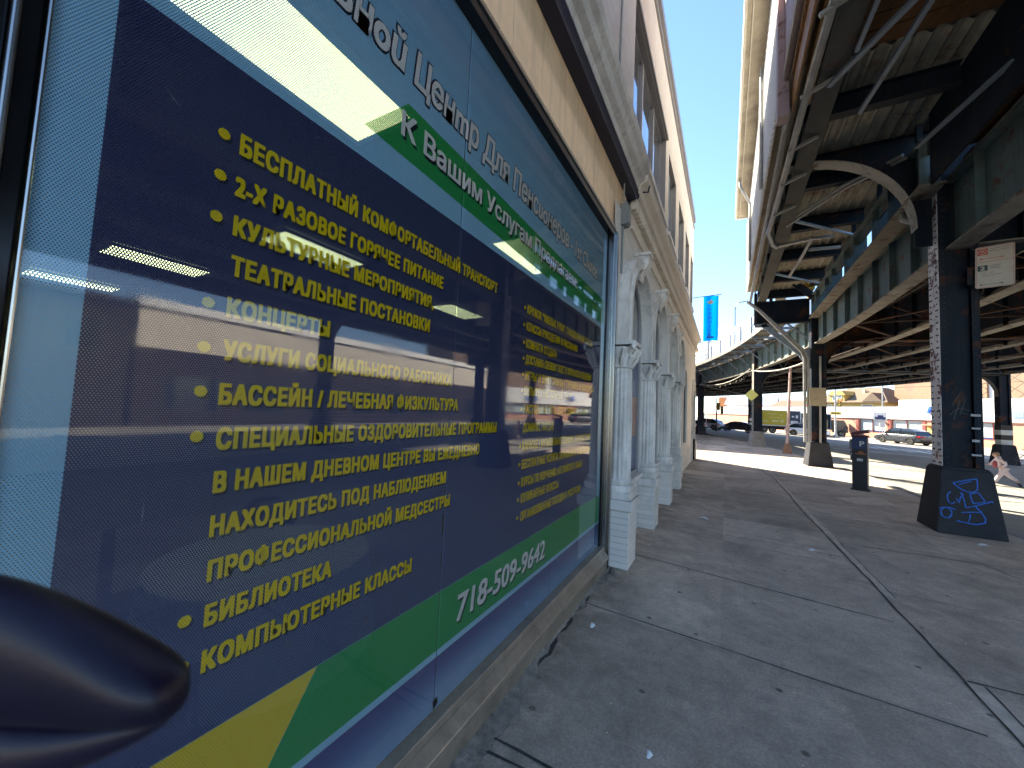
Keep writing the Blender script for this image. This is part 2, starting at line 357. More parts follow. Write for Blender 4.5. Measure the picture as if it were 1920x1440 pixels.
ZR = -0.13                               # road level below the pavement
g = MB(); g.poly([(-900,-900,-0.30),(900,-900,-0.30),(900,900,-0.30),(-900,900,-0.30)])
structure(g.build('ground', M_LOT, fixn=False))
r = MB(); r.poly([(-60,-120,ZR),(420,-120,ZR),(420,420,ZR),(-60,420,ZR)])
structure(r.build('road', M_ROAD, fixn=False))
# pavement along the buildings, following the curve of the line
pts = [V(s, 0.75) for s in (-60, -20, 0, 5, 9)] + [V(9+i*2.0, 0.75) for i in range(1, 36)]
left = [(-13.0, 88.0), (-9.0, 60.0), (-7.6, 40.0), (-7.0, 19.0), (-7.0, 0.0), (-7.0, -60.0)]
outline = [(p.x, p.y) for p in pts] + left
pv = MB(); pv.prism([(x, y, 0.0) for x, y in outline], (0, 0, -0.29))
structure(pv.build('pavement', M_PAVE))
kb = MB(); rail_strip(kb, -60, 78, 0.752, 0.92, -0.25, 0.006, 2.0)
structure(kb.build('kerb', M_KERB))
# slab joints and cracks: thin ragged sheets of dirt lying in the slab seams
jt = MB()
def crack(p0, p1, w, rough=0.35, step=0.16, z=0.004, mb=None):
    mb = mb or jt
    a = Vector((*p0, 0)); b = Vector((*p1, 0)); d = b-a; L_ = d.length; d.normalize(); nrm = Vector((-d.y, d.x, 0)); n = max(2, int(L_/step)); off = 0
    vs = []
    for i in range(n+1):
        off = off*0.85 + random.uniform(-1,1)*w*rough
        ww = w*random.uniform(0.55, 1.35)*0.5
        p = a + d*(L_*i/n) + nrm*off
        vs += [p+nrm*ww+Vector((0,0,z)), p-nrm*ww+Vector((0,0,z))]
    mb.add(vs, [(2*i, 2*i+1, 2*i+3, 2*i+2) for i in range(n)])
for y0, y1, w in ((1.90,1.96,.028),(3.62,3.47,.014),(5.2,4.92,.018),(6.9,6.82,.013),(7.16,7.07,.012),(8.6,8.1,.012),(10.2,9.9,.014),(11.7,11.4,.014),(13.0,12.8,.016),(14.3,14.2,.016),(15.9,15.7,.016),(17.4,17.3,.016),(0.42,0.40,.016),(-1.1,-1.1,.016)):
    crack((-1.25, y0), (1.36, y1), w*.75)
crack((-1.25, 1.80), (-0.35, 1.86), .02)
for y0, y1, w in ((4.12,4.3,.022),(5.75,5.6,.008),(7.58,7.8,.02),(9.2,9.15,.014),(11.0,10.9,.014),(12.6,12.6,.014),(14.6,14.6,.014),(2.6,2.6,.016)):
    crack((1.52, y0), (4.25, y1), w*.7)
for y in (18.2, 19.4, 21.4, 23.6, 25.8): crack((-5, y-0.6), (V(y,0.6).x, y), .02, step=.4)
crack((1.52,-3), (1.49, 4.1), .016); crack((1.50,4.1), (1.37, 9.0), .020); crack((1.37,9.0), (1.30, 14.5), .022); crack((1.30,14.5),(0.2,24.0),.03, step=.4)
crack((1.62,2.5), (1.60, 4.1), .012); crack((1.56,5.6), (1.50, 7.6), .012)
crack((3.0,7.74), (3.4, 6.3), .012)
crack((-1.165,-2.0), (-1.165, 4.6), .05, rough=.5, step=.06)
structure(jt.build('pavement_joints', M_JOINT, fixn=False))
ps = MB(); crack((1.56,-3),(1.545,4.1),.085, rough=.05, z=.0025, mb=ps); crack((1.53,5.6),(1.44,9.0),.075, rough=.05, z=.0025, mb=ps); crack((1.44,9.0),(1.36,14.0),.07, rough=.05, z=.0025, mb=ps)
crack((0.62,7.2),(-0.25,7.05),.012, rough=.3, z=.0035, mb=ps)
ps.poly([(-1.2,14.2,.003),(-0.08,14.18,.003),(-0.07,13.25,.003),(-1.2,13.2,.003)])
ps.poly([(2.3,12.0,.003),(3.3,12.9,.003),(3.4,11.9,.003),(2.6,11.4,.003)])
structure(ps.build('pavement_mortar', M_PATCH, fixn=False))
# road seams and manhole in the pale strip beyond the kerb
rs = MB()
for a, b in (((4.5,18.6),(9.6,20.6)), ((4.2,22.6),(11,24.4)), ((4.0,27.6),(12,29.6)), ((4.6,15.6),(10,16.4)), ((3.4,32),(11,33))):
    crack(a, b, .12, rough=.1, step=.5, z=ZR+.004, mb=rs)
structure(rs.build('road_seams', M_JOINT, fixn=False))
mk = MB()
for a, b in (((10.6,45.2),(10.65,41.4)), ((11.4,44.9),(11.45,40.6)), ((12.2,44.2),(12.3,40.0)), ((13.0,43.6),(13.0,39.0)), ((13.9,43.0),(13.9,38.6)), ((14.8,42.4),(14.8,38.0)), ((15.7,41.8),(15.7,37.4))):
    crack(a, b, .42, rough=.02, step=1.0, z=ZR+.008, mb=mk)
crack((7.0,36.9),(15,33.4), .35, rough=.02, step=1.0, z=ZR+.008, mb=mk)
for i in range(9):
    crack(V(34+i*5.0, 9.0)[:2], V(36.5+i*5.0, 9.0)[:2], .14, rough=.02, step=1.0, z=ZR+.008, mb=mk)
structure(mk.build('road_markings', M_WHITE, fixn=False))
mh = MB(); mh.lathe([(0.0,0.0),(0.36,0.0),(0.36,0.006),(0.30,0.009),(0.0,0.009)], (4.95,15.3,ZR+.006), 24)
tag(mh.build('manhole_cover', mat('cast_iron', (0.12,0.11,0.10), 0.6, metal=0.4, var=0.3, scale=30, bump=0.8, bscale=90)), 'round iron manhole cover in the sunlit road beyond the parking meter', 'manhole')
# ------------------------------------------------------------------ the corner building
GX = -1.27                                # plane of the printed film
M_BRICKW = brick('white_painted_brick', (0.64,0.61,0.575), (0.50,0.475,0.45), 'yz', 0.21, 0.072, 0.65, 0.08, 0.008, dirt=0.5)
M_STONEW = mat('white_painted_stone', (0.68,0.655,0.62), 0.6, var=0.1, scale=2.0, bump=0.15, bscale=60, streak=0.45, dirt=0.5, dirt_col=(0.20,0.185,0.165))
M_CREAM = mat('cream_render', (0.70,0.63,0.54), 0.75, var=0.09, scale=1.1, bump=0.12, bscale=70, streak=0.3, dirt_col=(0.28,0.25,0.22))
M_FASCIA = mat('beige_metal_fascia', (0.84,0.60,0.38), 0.4, metal=0.1, var=0.16, scale=1.6, streak=0.35, dirt_col=(0.25,0.18,0.12))
M_NAVYP = mat('soffit_shadow_blue', (0.012,0.014,0.035), 0.6, var=0.3)  # near-black blue puts the cornice's underside shadow into the soffit colour
M_STEEL = mat('stainless_steel', (0.36,0.35,0.33), 0.22, metal=0.95, var=0.12, scale=3, streak=0.3)
M_BLACKF = mat('black_aluminium', (0.012,0.012,0.014), 0.16, metal=0.3, var=0.3, streak=0.2, dirt_col=(0.06,0.055,0.05))
M_BRONZE = mat('bronze_sill_metal', (0.40,0.34,0.27), 0.35, metal=0.55, var=0.2, scale=3, streak=0.2, dirt=0.3)
M_SILLB = mat('tan_sill_base', (0.20,0.165,0.125), 0.7, var=0.25, scale=5, bump=0.3, dirt=0.5)
M_GREYF = mat('grey_window_frame', (0.33,0.33,0.345), 0.45, metal=0.2, var=0.12)
M_GREYV = mat('grey_reveal_paint', (0.30,0.295,0.295), 0.65, var=0.1)  # mid grey for the window reveals and hood
M_DARKGL = mat('dark_window_glass', (0.01,0.012,0.016), 0.03, var=0.0, spec=0.9, coat=0.6)
M_MIRGL = mat('sky_mirroring_glass', (0.50,0.56,0.62), 0.04, metal=0.85, var=0.0)
M_BOX = mat('grey_steel_box', (0.22,0.225,0.22), 0.5, metal=0.3, var=0.15)

M_POSTB = mat('blue_poster_print',(0.03,0.06,0.16),.4,var=.4,scale=6,coat=.5); M_POSTO = mat('orange_poster_print',(0.28,0.10,0.05),.4,var=.6,scale=6,coat=.5)
bld = thing('corner_building', 'cream and white painted corner building with arches and upper windows', 'building', (-1.35, 9.0, 0))
def bb(mb, name, m, parent=bld, **k):
    o = mb.build(name, m, None, **k)
    o.parent = parent
    base = parent
    off = Vector((0,0,0))
    while base is not None:
        off += Vector(base.location); base = base.parent
    o.location = Vector(o.location) - off if not k.get('loc') else o.location
    return o

# --- wall with rectangular and arched openings
def wall_cells(mb, x, ys, zs, holes):
    for i in range(len(ys)-1):
        for j in range(len(zs)-1):
            if (i, j) in holes: continue
            mb.poly([(x,ys[i],zs[j]),(x,ys[i+1],zs[j]),(x,ys[i+1],zs[j+1]),(x,ys[i],zs[j+1])])
def arch_bay(mb, x, y0, y1, z1, yc, hw, sp, sill, depth, N=20):
    """brick bay: wall with an arched hole, plus the reveal going back"""
    def P(y, z): return (x, y, z)
    a0, a1 = yc-hw, yc+hw
    mb.poly([P(y0,0),P(y1,0),P(y1,sill),P(y0,sill)])
    mb.poly([P(y0,sill),P(a0,sill),P(a0,sp),P(y0,sp)]); mb.poly([P(a1,sill),P(y1,sill),P(y1,sp),P(a1,sp)])
    arc = [(yc-hw*math.cos(PI*k/N), sp+hw*math.sin(PI*k/N)) for k in range(N+1)]
    top = [(y0 + (y1-y0)*k/N, z1) for k in range(N+1)]
    mb.poly([P(y0,sp),P(*arc[0]),P(*top[0])])
    for k in range(N): mb.poly([P(*arc[k]),P(*arc[k+1]),P(*top[k+1]),P(*top[k])])
    mb.poly([P(*arc[N]),P(y1,sp),P(*top[N])])
    path = [(a0,sill)]+[(a0,sp)]+arc[1:-1]+[(a1,sp),(a1,sill)]
    for k in range(len(path)-1):
        (ya,za),(yb,zb) = path[k], path[k+1]
        mb.poly([(x,ya,za),(x,yb,zb),(x-depth,yb,zb),(x-depth,ya,za)])
    mb.poly([(x,a0,sill),(x,a1,sill),(x-depth,a1,sill),(x-depth,a0,sill)])
bays = [(4.8,6.6),(6.6,8.5),(8.5,10.4),(10.4,12.2)]
XW = -1.215
lw = MB(); z_l = 4.42
for y0, y1 in bays: arch_bay(lw, XW, y0, y1, z_l, (y0+y1)/2, 0.70, 3.14, 0.86, 0.04)
lw.poly([(XW,4.52,0),(XW,4.8,0),(XW,4.8,z_l),(XW,4.52,z_l)])
bb(lw, 'wall', M_BRICKW, fixn=False)
lw2 = MB(); arch_bay(lw2, XW+.004, 12.2, 14.6, z_l, 13.4, 0.55, 2.72, 0.9, 0.2); arch_bay(lw2, XW+.004, 14.6, 16.4, z_l, 15.6, 0.01, 2.72, 0.9, 0.01); arch_bay(lw2, XW+.004, 16.4, 18.2, z_l, 17.4, 0.55, 2.6, 0.02, 0.3)
lw2.poly([(XW+.004,18.2,0),(-12,18.2,0),(-12,18.2,5.0),(XW+.004,18.2,5.0)])
lw2.poly([(-1.355,18.2,5.0),(-12,18.2,5.0),(-12,18.2,10.4),(-1.355,18.2,10.4)]); 
lw2.poly([(-12,-1.7,10.39),(-1.36,-1.7,10.39),(-1.36,18.2,10.39),(-12,18.2,10.39)])
lw2.poly([(-12,-1.7,0),(-12,19,0),(-12,19,10.4),(-12,-1.7,10.4)]); lw2.poly([(-12,-1.7,0),(-1.36,-1.7,0),(-1.36,-1.7,10.4),(-12,-1.7,10.4)])
bb(lw2, 'rendered_wall', M_CREAM, fixn=False)
# frieze, dentil course and cornices
fz = MB(); fz.box(-1.36, -1.20, 5.3, 18.2, 4.425, 4.62); fz.box(-1.36,-1.175, 5.3,18.2,4.385,4.424)
bb(fz, 'frieze', M_CREAM, bevel=.006)
dn = MB(); dn2 = MB()
for i in range(150):
    y = 0.3+i*0.125
    if y < 5.25: dn.box(-1.30,-1.10+random.uniform(-.01,.01), y, y+.09, 5.401, 5.54)
    else: dn2.box(-1.33,-1.13, y, y+.07, 4.66, 4.83)
bb(dn, 'dentil_course', M_STONEW); bb(dn2, 'dentil_course', M_CREAM)
co = MB()
co.prism([(-1.35,5.3,4.62),(-1.22,5.3,4.62),(-1.20,5.3,4.84),(-1.10,5.3,4.88),(-1.08,5.3,4.98),(-1.0,5.3,5.02),(-0.98,5.3,5.10),(-1.35,5.3,5.12)], (0,12.92,0))
bb(co, 'cornice', M_CREAM)
co2 = MB()
co2.prism([(-1.35,-1.6,4.94),(-1.11,-1.6,4.94),(-1.09,-1.6,5.00),(-1.03,-1.6,5.03),(-1.01,-1.6,5.12),(-.965,-1.6,5.15),(-.95,-1.6,5.24),(-1.12,-1.6,5.30),(-1.14,-1.6,5.40),(-1.35,-1.6,5.42)], (0,6.92,0))
bb(co2, 'shop_cornice', M_STONEW)
so = MB(); so.box(-1.30,-1.115,-1.6,5.24,4.76,4.937); so.prism([(-1.28,5.24,4.78),(-1.12,5.24,4.80),(-1.10,5.34,4.83),(-1.14,5.36,4.80),(-1.18,5.33,4.78),(-1.24,5.36,4.77)], (0,0,.12))
so.tube([(-1.03,5.25,4.84),(-.99,5.38,4.90),(-.97,5.36,4.98)], .012, 5)
bb(so, 'soffit', M_NAVYP)
# --- upper wall with windows
wins = [(2.35,3.66,6.25,8.2),(5.86,9.5,6.42,8.5),(10.05,11.65,6.42,8.5),(12.45,14.0,6.42,8.5),(14.7,16.1,6.42,8.5),(16.9,18.1,6.42,8.5)]
ys = [-1.7]; 
for a,b,_,_ in wins: ys += [a,b]
ys.append(18.2)
uw = MB(); XU = -1.355
for i in range(len(ys)-1):
    y0, y1 = ys[i], ys[i+1]
    if i % 2 == 0: uw.poly([(XU,y0,5.0),(XU,y1,5.0),(XU,y1,10.4),(XU,y0,10.4)])
    else:
        _,_,za,zb = wins[i//2]
        uw.poly([(XU,y0,5.0),(XU,y1,5.0),(XU,y1,za),(XU,y0,za)]); uw.poly([(XU,y0,zb),(XU,y1,zb),(XU,y1,10.4),(XU,y0,10.4)])
bb(uw, 'upper_wall', M_CREAM, fixn=False)
ub = MB(); 
for y0,y1 in ((-1.6,2.35),(3.66,5.84)): ub.box(-1.36,-1.335,y0,y1,5.42,8.7)
ub.box(-1.36,-1.335,2.35,3.66,5.42,6.15); ub.box(-1.36,-1.335,5.84,18.2,5.12,6.28)
bb(ub, 'brick_facing', M_BRICKW)
for (y0,y1,za,zb) in wins:
    rv = MB()
    for q in ([(y0,za),(y0,zb)],[(y1,za),(y1,zb)],[(y0,zb),(y1,zb)],[(y0,za),(y1,za)]):
        (ya,z0),(yb,z1) = q
        rv.poly([(XU,ya,z0),(XU,yb,z1),(XU-.22,yb,z1),(XU-.22,ya,z0)])
    bb(rv, 'window_reveal', M_GREYV, fixn=False)
pc = MB(); pc.box(-1.7,-1.28,-1.7,18.26,10.40,10.62); pc.box(-1.6,-1.31,-1.7,18.23,10.1,10.16)
bb(pc, 'parapet_cap', mat('grey_metal_coping', (0.30,0.29,0.29), 0.5, metal=0.3, var=0.1))
for k,(y0,y1,za,zb) in enumerate(wins):
    f = MB(); x0, x1 = XU-.17, XU-.11
    f.box(x0,x1,y0,y0+.06,za,zb); f.box(x0,x1,y1-.06,y1,za,zb); f.box(x0,x1,y0+.06,y1-.06,za,za+.06); f.box(x0,x1,y0+.06,y1-.06,zb-.07,zb)
    n = 3 if y1-y0 > 3 else 2
    for i in range(1,n): 
        ym = y0+(y1-y0)*i/n; f.box(x0-.01,x1+.02,ym-.035,ym+.035,za+.06,zb-.07)
    w = bb(f, 'window', M_GREYF)
    gp = MB(); gp.box(x0+.01,x0+.03,y0+.05,y1-.05,za+.05,zb-.06); bb(gp, 'pane', M_MIRGL, parent=w)
    sl = MB(); sl.box(XU-.15,XU+.07,y0-.06,y1+.06,za-.12,za-.005); sl.box(XU-.1,XU+.04,y0-.03,y1+.03,za-.17,za-.12); bb(sl, 'sill', M_STONEW, parent=w, bevel=.008)
    if k == 0:
        continue
# thin stucco band and projecting hood over the long window
hd = MB(); hd.box(XU-.05,XU+.05,5.8,9.56,8.52,8.60); bb(hd,'window_hood',M_GREYV)
cd = MB(); cd.tube([(-1.325,4.9,5.45),(-1.325,5.0,8.7)],.018,6); cd.tube([(-1.20,4.86,3.6),(-1.20,4.86,4.3)],.014,6); cd.tube([(-1.20,4.86,4.55),(-1.18,4.80,4.76)],.01,6)
bb(cd,'conduit',M_BOX)
eb = MB(); eb.box(-1.23,-1.13,4.80,4.95,4.22,4.50); eb.box(-1.13,-1.115,4.81,4.94,4.24,4.48); eb.tube([(-1.17,4.86,4.5),(-1.17,4.86,4.55)],.02,6)
bb(eb,'junction_box',M_BOX,bevel=.006)

# --- arcade: fluted columns, arches, console keystones, arched windows
cols = [4.80, 6.62, 8.53, 10.42]
def make_column(parent, yc):
    cx = -1.165
    t = MB(); t.box(cx-.21,cx+.20,yc-.21,yc+.21,0.0,0.70)
    o = bb(t,'column',M_BRICKW,bevel=.008)
    cp = MB(); cp.box(cx-.235,cx+.23,yc-.235,yc+.235,0.66,0.78); cp.frustum(cx-.20,cx+.20,yc-.20,yc+.20,.78, cx-.19,cx+.19,yc-.19,yc+.19,.86)
    bb(cp,'pedestal_cap',M_STONEW,parent=o,bevel=.01)
    sh = MB(); sh.lathe([(.205,.86),(.215,.90),(.205,.935),(.17,.95),(.185,.985),(.165,1.01)], (cx,yc,0), 28)
    bb(sh,'base_moulding',M_STONEW,parent=o,smooth=True)
    fl = MB(); fl.lathe([(.158,1.01),(.160,1.2),(.157,1.7),(.145,2.30),(.142,2.34)], (cx,yc,0), 96, flute=.10, nf=18)
    bb(fl,'shaft',M_STONEW,parent=o,smooth=True)
    ca = MB(); ca.lathe([(.145,2.34),(.165,2.355),(.150,2.38),(.155,2.46),(.185,2.54),(.20,2.60)], (cx,yc,0), 24)
    for ring,(rr,zz,n,sz) in enumerate(((.165,2.44,10,.05),(.195,2.53,8,.055))):
        for k in range(n):
            a = 2*PI*(k+.5*ring)/n; c, s = math.cos(a), math.sin(a)
            P = [(rr-.02, zz-.06),(rr+.012,zz-.01),(rr+.045,zz+.03),(rr+.03,zz+.05),(rr+.01,zz+.035)]
            ca.tube([(cx+r_*c, yc+r_*s, z_) for r_, z_ in P],[.03,.032,.026,.018,.01],6)
    for sx in (-1,1):
        for sy in (-1,1):
            ca.tube([(cx+sx*.10,yc+sy*.10,2.52),(cx+sx*.17,yc+sy*.17,2.59),(cx+sx*.205,yc+sy*.205,2.60),(cx+sx*.20,yc+sy*.20,2.565)],[.03,.03,.034,.02],7)
    ca.box(cx-.215,cx+.215,yc-.215,yc+.215,2.62,2.665)
    bb(ca,'capital',M_STONEW,parent=o)
    return o
for yc in cols: make_column(bld, yc)
pl = MB(); pl.box(-1.36,-1.16,12.05,12.35,0,2.66); pl.box(-1.36,-1.10,12.0,12.4,0,.55); pl.box(-1.36,-1.12,12.02,12.38,2.62,2.72); bb(pl,'pilaster',M_STONEW,bevel=.01)
def arch_ring(mb, yc, r0, r1, sp, x0, x1, legs, N=28):
    path0 = [(yc-r0, legs)] + [(yc-r0*math.cos(PI*k/N), sp+r0*math.sin(PI*k/N)) for k in range(N+1)] + [(yc+r0, legs)]
    path1 = [(yc-r1, legs)] + [(yc-r1*math.cos(PI*k/N), sp+r1*math.sin(PI*k/N)) for k in range(N+1)] + [(yc+r1, legs)]
    for k in range(len(path0)-1):
        a0,a1,b0,b1 = path0[k],path0[k+1],path1[k],path1[k+1]
        mb.add([(x0,*a0),(x0,*a1),(x0,*b1),(x0,*b0),(x1,*a0),(x1,*a1),(x1,*b1),(x1,*b0)], [(4,5,6,7),(0,1,5,4),(3,7,6,2),(0,4,7,3),(1,2,6,5)])
for y0,y1 in bays:
    yc = (y0+y1)/2; hw = (y1-y0)/2
    ar = MB(); arch_ring(ar,yc,hw-.16,hw-.002,3.14,-1.36,-1.09,2.668); arch_ring(ar,yc,hw-.17,hw-.10,3.14,-1.36,-1.06,2.668)
    bb(ar,'arch',M_STONEW,smooth=True)
    f = MB(); arch_ring(f,yc,.64,.697,3.14,-1.29,-1.228,.90); f.box(-1.29,-1.228,yc-.69,yc+.69,.865,.93); f.box(-1.285,-1.235,yc-.64,yc+.64,2.68,2.74)
    w = bb(f,'arched_window',M_GREYF)
    gp = MB(); N=20; gp.poly([(-1.255,yc-.65,.9),(-1.255,yc+.65,.9)]+[(-1.255,yc+.65*math.cos(PI*k/N),3.14+.65*math.sin(PI*k/N)) for k in range(N+1)])
    bb(gp,'pane',M_DARKGL,parent=w)
    ps0 = MB(); ps0.box(-1.254,-1.252,yc-.6,yc+.6,.95,1.45); bb(ps0,'blue_poster',M_POSTB,parent=w); ps0 = MB(); ps0.box(-1.254,-1.252,yc-.6,yc+.6,2.051,2.6); bb(ps0,'blue_poster',M_POSTB,parent=w); ps0 = MB(); ps0.box(-1.254,-1.2515,yc-.6,yc+.6,1.451,2.05); bb(ps0,'orange_poster',M_POSTO,parent=w)
    sl = MB(); sl.box(-1.30,-1.15,yc-.72,yc+.72,.80,.862); bb(sl,'sill',M_STONEW,parent=w,bevel=.01)
    # scrolled console on the crown of the arch
    if y0 < 10:
        prof = [(-1.36,4.12),(-.99,4.12),(-.99,4.08),(-1.01,4.07),(-1.0,4.02),(-.99,3.97),(-1.02,3.91),(-1.07,3.86),(-1.10,3.81),(-1.09,3.77),(-1.12,3.73),(-1.16,3.74),(-1.18,3.79),(-1.36,3.80)]
        k_ = MB(); k_.prism([(x,yc-.10,z) for x,z in prof],(0,.20,0)); k_.box(-1.36,-.97,yc-.13,yc+.13,4.085,4.13)
        k_.lathe([(0,-.12),(.035,-.115),(.05,-.10),(.05,.10),(.035,.115),(0,.12)],(-1.05,yc,4.0),14,axis='y'); k_.lathe([(0,-.11),(.025,-.108),(.03,-.09),(.03,.09),(.025,.108),(0,.11)],(-1.12,yc,3.77),12,axis='y')
        bb(k_,'console_keystone',M_STONEW,bevel=.006)
    else:
        k_ = MB(); k_.box(-1.36,-1.05,yc-.16,yc+.16,4.0,4.06); k_.lathe([(0,3.98),(.09,3.95),(.11,3.88),(.09,3.82),(.11,3.74),(.12,3.62),(.10,3.5),(.12,3.42),(0,3.38)],(-1.2,yc,0),14)
        bb(k_,'carved_figure',M_STONEW)
for yc,hw,sp,sl0 in ((13.4,.55,2.72,.9),(17.4,.55,2.6,.05)):
    ar = MB(); arch_ring(ar,yc,hw,hw+.14,sp,-1.37,-1.15,sl0); bb(ar,'arch',M_STONEW)
    gp = MB(); N=20; gp.poly([(-1.52,yc-hw,sl0),(-1.52,yc+hw,sl0)]+[(-1.52,yc+hw*math.cos(PI*k/N),sp+hw*math.sin(PI*k/N)) for k in range(N+1)])
    bb(gp,'pane',M_DARKGL)
ql = MB(); ql.box(-1.36,-1.20,14.7,16.3,0,.62); ql.box(-1.36,-1.10,17.96,18.21,0,.7); ql.box(-1.36,-1.19,17.98,18.2,.7,4.38); ql.box(-1.36,-1.24,16.38,16.62,.0,3.2); bb(ql,'pier',M_CREAM,bevel=.012)
dk = MB(); dk.box(-1.33,-1.13,17.62,17.95,.02,.85); bb(dk,'cellar_door',M_BLACKF)

# --- shop front: fascia, frame, sill
fa = MB(); fa.box(-1.36,-1.235,-1.6,1.985,4.035,4.76); fa.box(-1.36,-1.235,1.995,5.16,4.035,4.76)
bb(fa,'fascia',M_FASCIA,bevel=.004)
fr = MB(); fr.box(-1.40,-1.20,-.03,4.47,3.925,4.030); fr.box(-1.40,-1.225,-.03,.11,.0,3.925); fr.box(-1.36,-1.25,.126,.156,.2,3.925); fr.box(-1.36,-1.245,4.425,4.47,.25,3.925); fr.box(-1.40,-1.20,-1.6,-.03,3.925,4.03)
bb(fr,'shop_frame',M_BLACKF,bevel=.004)
fc = MB(); fc.box(-1.30,-1.235,.158,.166,.20,3.92); fc.box(-1.30,-1.205,.112,.124,.16,3.92); fc.box(-1.215,-1.190,-.03,4.60,4.0,4.034); fc.box(-1.34,-1.20,4.472,4.53,.0,4.03); fc.box(-1.36,-1.175,4.535,4.60,.0,4.0); fc.box(-1.24,-1.19,-.075,-.04,.16,3.92)
bb(fc,'steel_trim',M_STEEL,bevel=.004)
si = MB(); si.box(-1.36,-1.205,-1.6,4.47,.215,.262); si.prism([(-1.36,-1.6,.13),(-1.155,-1.6,.13),(-1.155,-1.6,.165),(-1.205,-1.6,.214),(-1.36,-1.6,.214)],(0,6.06,0)); bb(si,'window_sill',M_BRONZE,bevel=.003)
sb = MB(); sb.box(-1.36,-1.17,-1.6,4.46,0,.13); bb(sb,'sill_base',M_SILLB)
dg = MB(); dg.box(-1.31,-1.28,-1.6,-.03,.26,3.93); bb(dg,'door_glass',M_DARKGL)
# interior behind the glass: ceiling, floor, back wall
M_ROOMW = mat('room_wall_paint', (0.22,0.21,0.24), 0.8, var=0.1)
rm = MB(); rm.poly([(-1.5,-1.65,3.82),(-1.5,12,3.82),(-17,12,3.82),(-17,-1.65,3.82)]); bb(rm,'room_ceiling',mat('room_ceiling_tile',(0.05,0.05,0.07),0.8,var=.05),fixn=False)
rf = MB(); rf.poly([(-1.4,-1.65,.06),(-17,-1.65,.06),(-17,12,.06),(-1.4,12,.06)]); bb(rf,'room_floor',mat('room_floor_tile',(0.25,0.25,0.24),0.5,var=.1),fixn=False)
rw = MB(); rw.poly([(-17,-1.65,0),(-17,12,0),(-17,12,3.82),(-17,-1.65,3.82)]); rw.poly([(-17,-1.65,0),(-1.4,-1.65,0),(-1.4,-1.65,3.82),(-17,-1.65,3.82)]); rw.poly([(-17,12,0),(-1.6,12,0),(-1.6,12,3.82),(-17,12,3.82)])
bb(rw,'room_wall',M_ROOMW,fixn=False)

# --- printed film on the shop window
F_BASE = film('film_light_blue', (0.34,0.66,0.95), (0.25,0.48,0.76), 3.0, 3.9)
F_LOW = film('film_blue_fade', (0.22,0.42,0.74), (0.06,0.075,0.30), 0.26, 0.52)
F_NAVY = film('film_navy', (0.062,0.074,0.190), (0.038,0.042,0.118), 1.0, 2.7)
F_GREEN = film('film_green', (0.025,0.36,0.085))
F_YEL = film('film_yellow_band', (0.88,0.66,0.02))
F_LET = film('film_yellow_letters', (1.0,0.72,0.004))
F_WHT = film('film_white_letters', (1.0,1.0,1.0))
F_BLK = film('film_black_shadow', (0.012,0.013,0.030))
sign = thing('window_graphic', 'navy, green and yellow printed film covering the shop window in Cyrillic lettering', 'window sign', (GX, 2.3, 0.26))
def sg(mb, name, m, **k):
    o = mb.build(name, m, None, fixn=False, **k); o.parent = sign; o.location = -Vector(sign.location); return o
def sheet(y0,y1,z0,z1,x): return [(x,y0,z0),(x,y1,z0),(x,y1,z1),(x,y0,z1)]
s0 = MB()
for a,b in ((.166,1.598),(1.604,3.030),(3.034,4.424)): s0.poly(sheet(a,b,.52,3.924,GX))
sg(s0,'light_blue_sheet',F_BASE)
s1 = MB()
for a,b in ((.166,1.598),(1.604,3.030),(3.034,4.424)): s1.poly(sheet(a,b,.263,.519,GX))
sg(s1,'fading_blue_sheet',F_LOW)
s2 = MB(); x = GX+.0012; R_=.10
for a,b in ((.262,1.598),(1.604,3.030)): s2.poly(sheet(a,b,.845,2.765,x))
s2.poly([(x,3.034,.845),(x,4.29,.845)]+[(x,4.29-R_+R_*math.cos(PI/2*k/8),2.765-R_+R_*math.sin(PI/2*k/8)) for k in range(9)]+[(x,3.034,2.765)])
sg(s2,'navy_panel',F_NAVY)
s3 = MB(); s3.poly([(x,.735,.552),(x,1.598,.552),(x,1.598,.843),(x,.926,.843)])
for a,b in ((1.604,3.030),(3.034,4.40)): s3.poly(sheet(a,b,.552,.843,x))
sg(s3,'green_band',F_GREEN)
s4 = MB(); s4.poly([(x,.262,.552),(x,.733,.552),(x,.924,.843),(x,.262,.843)]); sg(s4,'yellow_band',F_YEL)
s5 = MB(); s5.poly([(x,.955,2.90),(x,1.598,2.885),(x,1.598,3.145),(x,1.175,3.15)])
s5.poly([(x,1.604,2.884),(x,3.030,2.85),(x,3.030,3.12),(x,1.604,3.145)]); s5.poly([(x,3.034,2.85),(x,4.36,2.82),(x,4.36,3.10),(x,3.034,3.12)])
sg(s5,'upper_green_band',F_GREEN)
def letters(body, y0, y1, zb, h, m, off=.045, shear=0.0, shadow=(.006,-.008), grow=0.0, z1=None, label=None, dx=0.0, spacing=1.0, name='lettering'):
    """one printed line: shadow copy just behind the letters"""
    mb = MB(); fs_n = []
    def put(of, sy, sz, xx, gw):
        vs, fs = fit_text(body, (y1-y0)+2*gw, h+2*gw, of, shear, spacing)
        kz = ((z1 if z1 is not None else zb)-zb)/(y1-y0)
        mb.add([(xx+c, y0-gw+a+sy, zb-gw+b+sz+kz*a) for a, b, c in vs], fs); return len(fs)
    n1 = put(off+grow*4 if grow else off, shadow[0], shadow[1], GX+.0024+dx, grow)
    n2 = put(off, 0, 0, GX+.0036+dx, 0)
    o = sg(mb, name, [F_BLK, m])
    for i, p in enumerate(o.data.polygons): p.material_index = 0 if i < n1 else 1
    if label: o['label'] = label
    return o
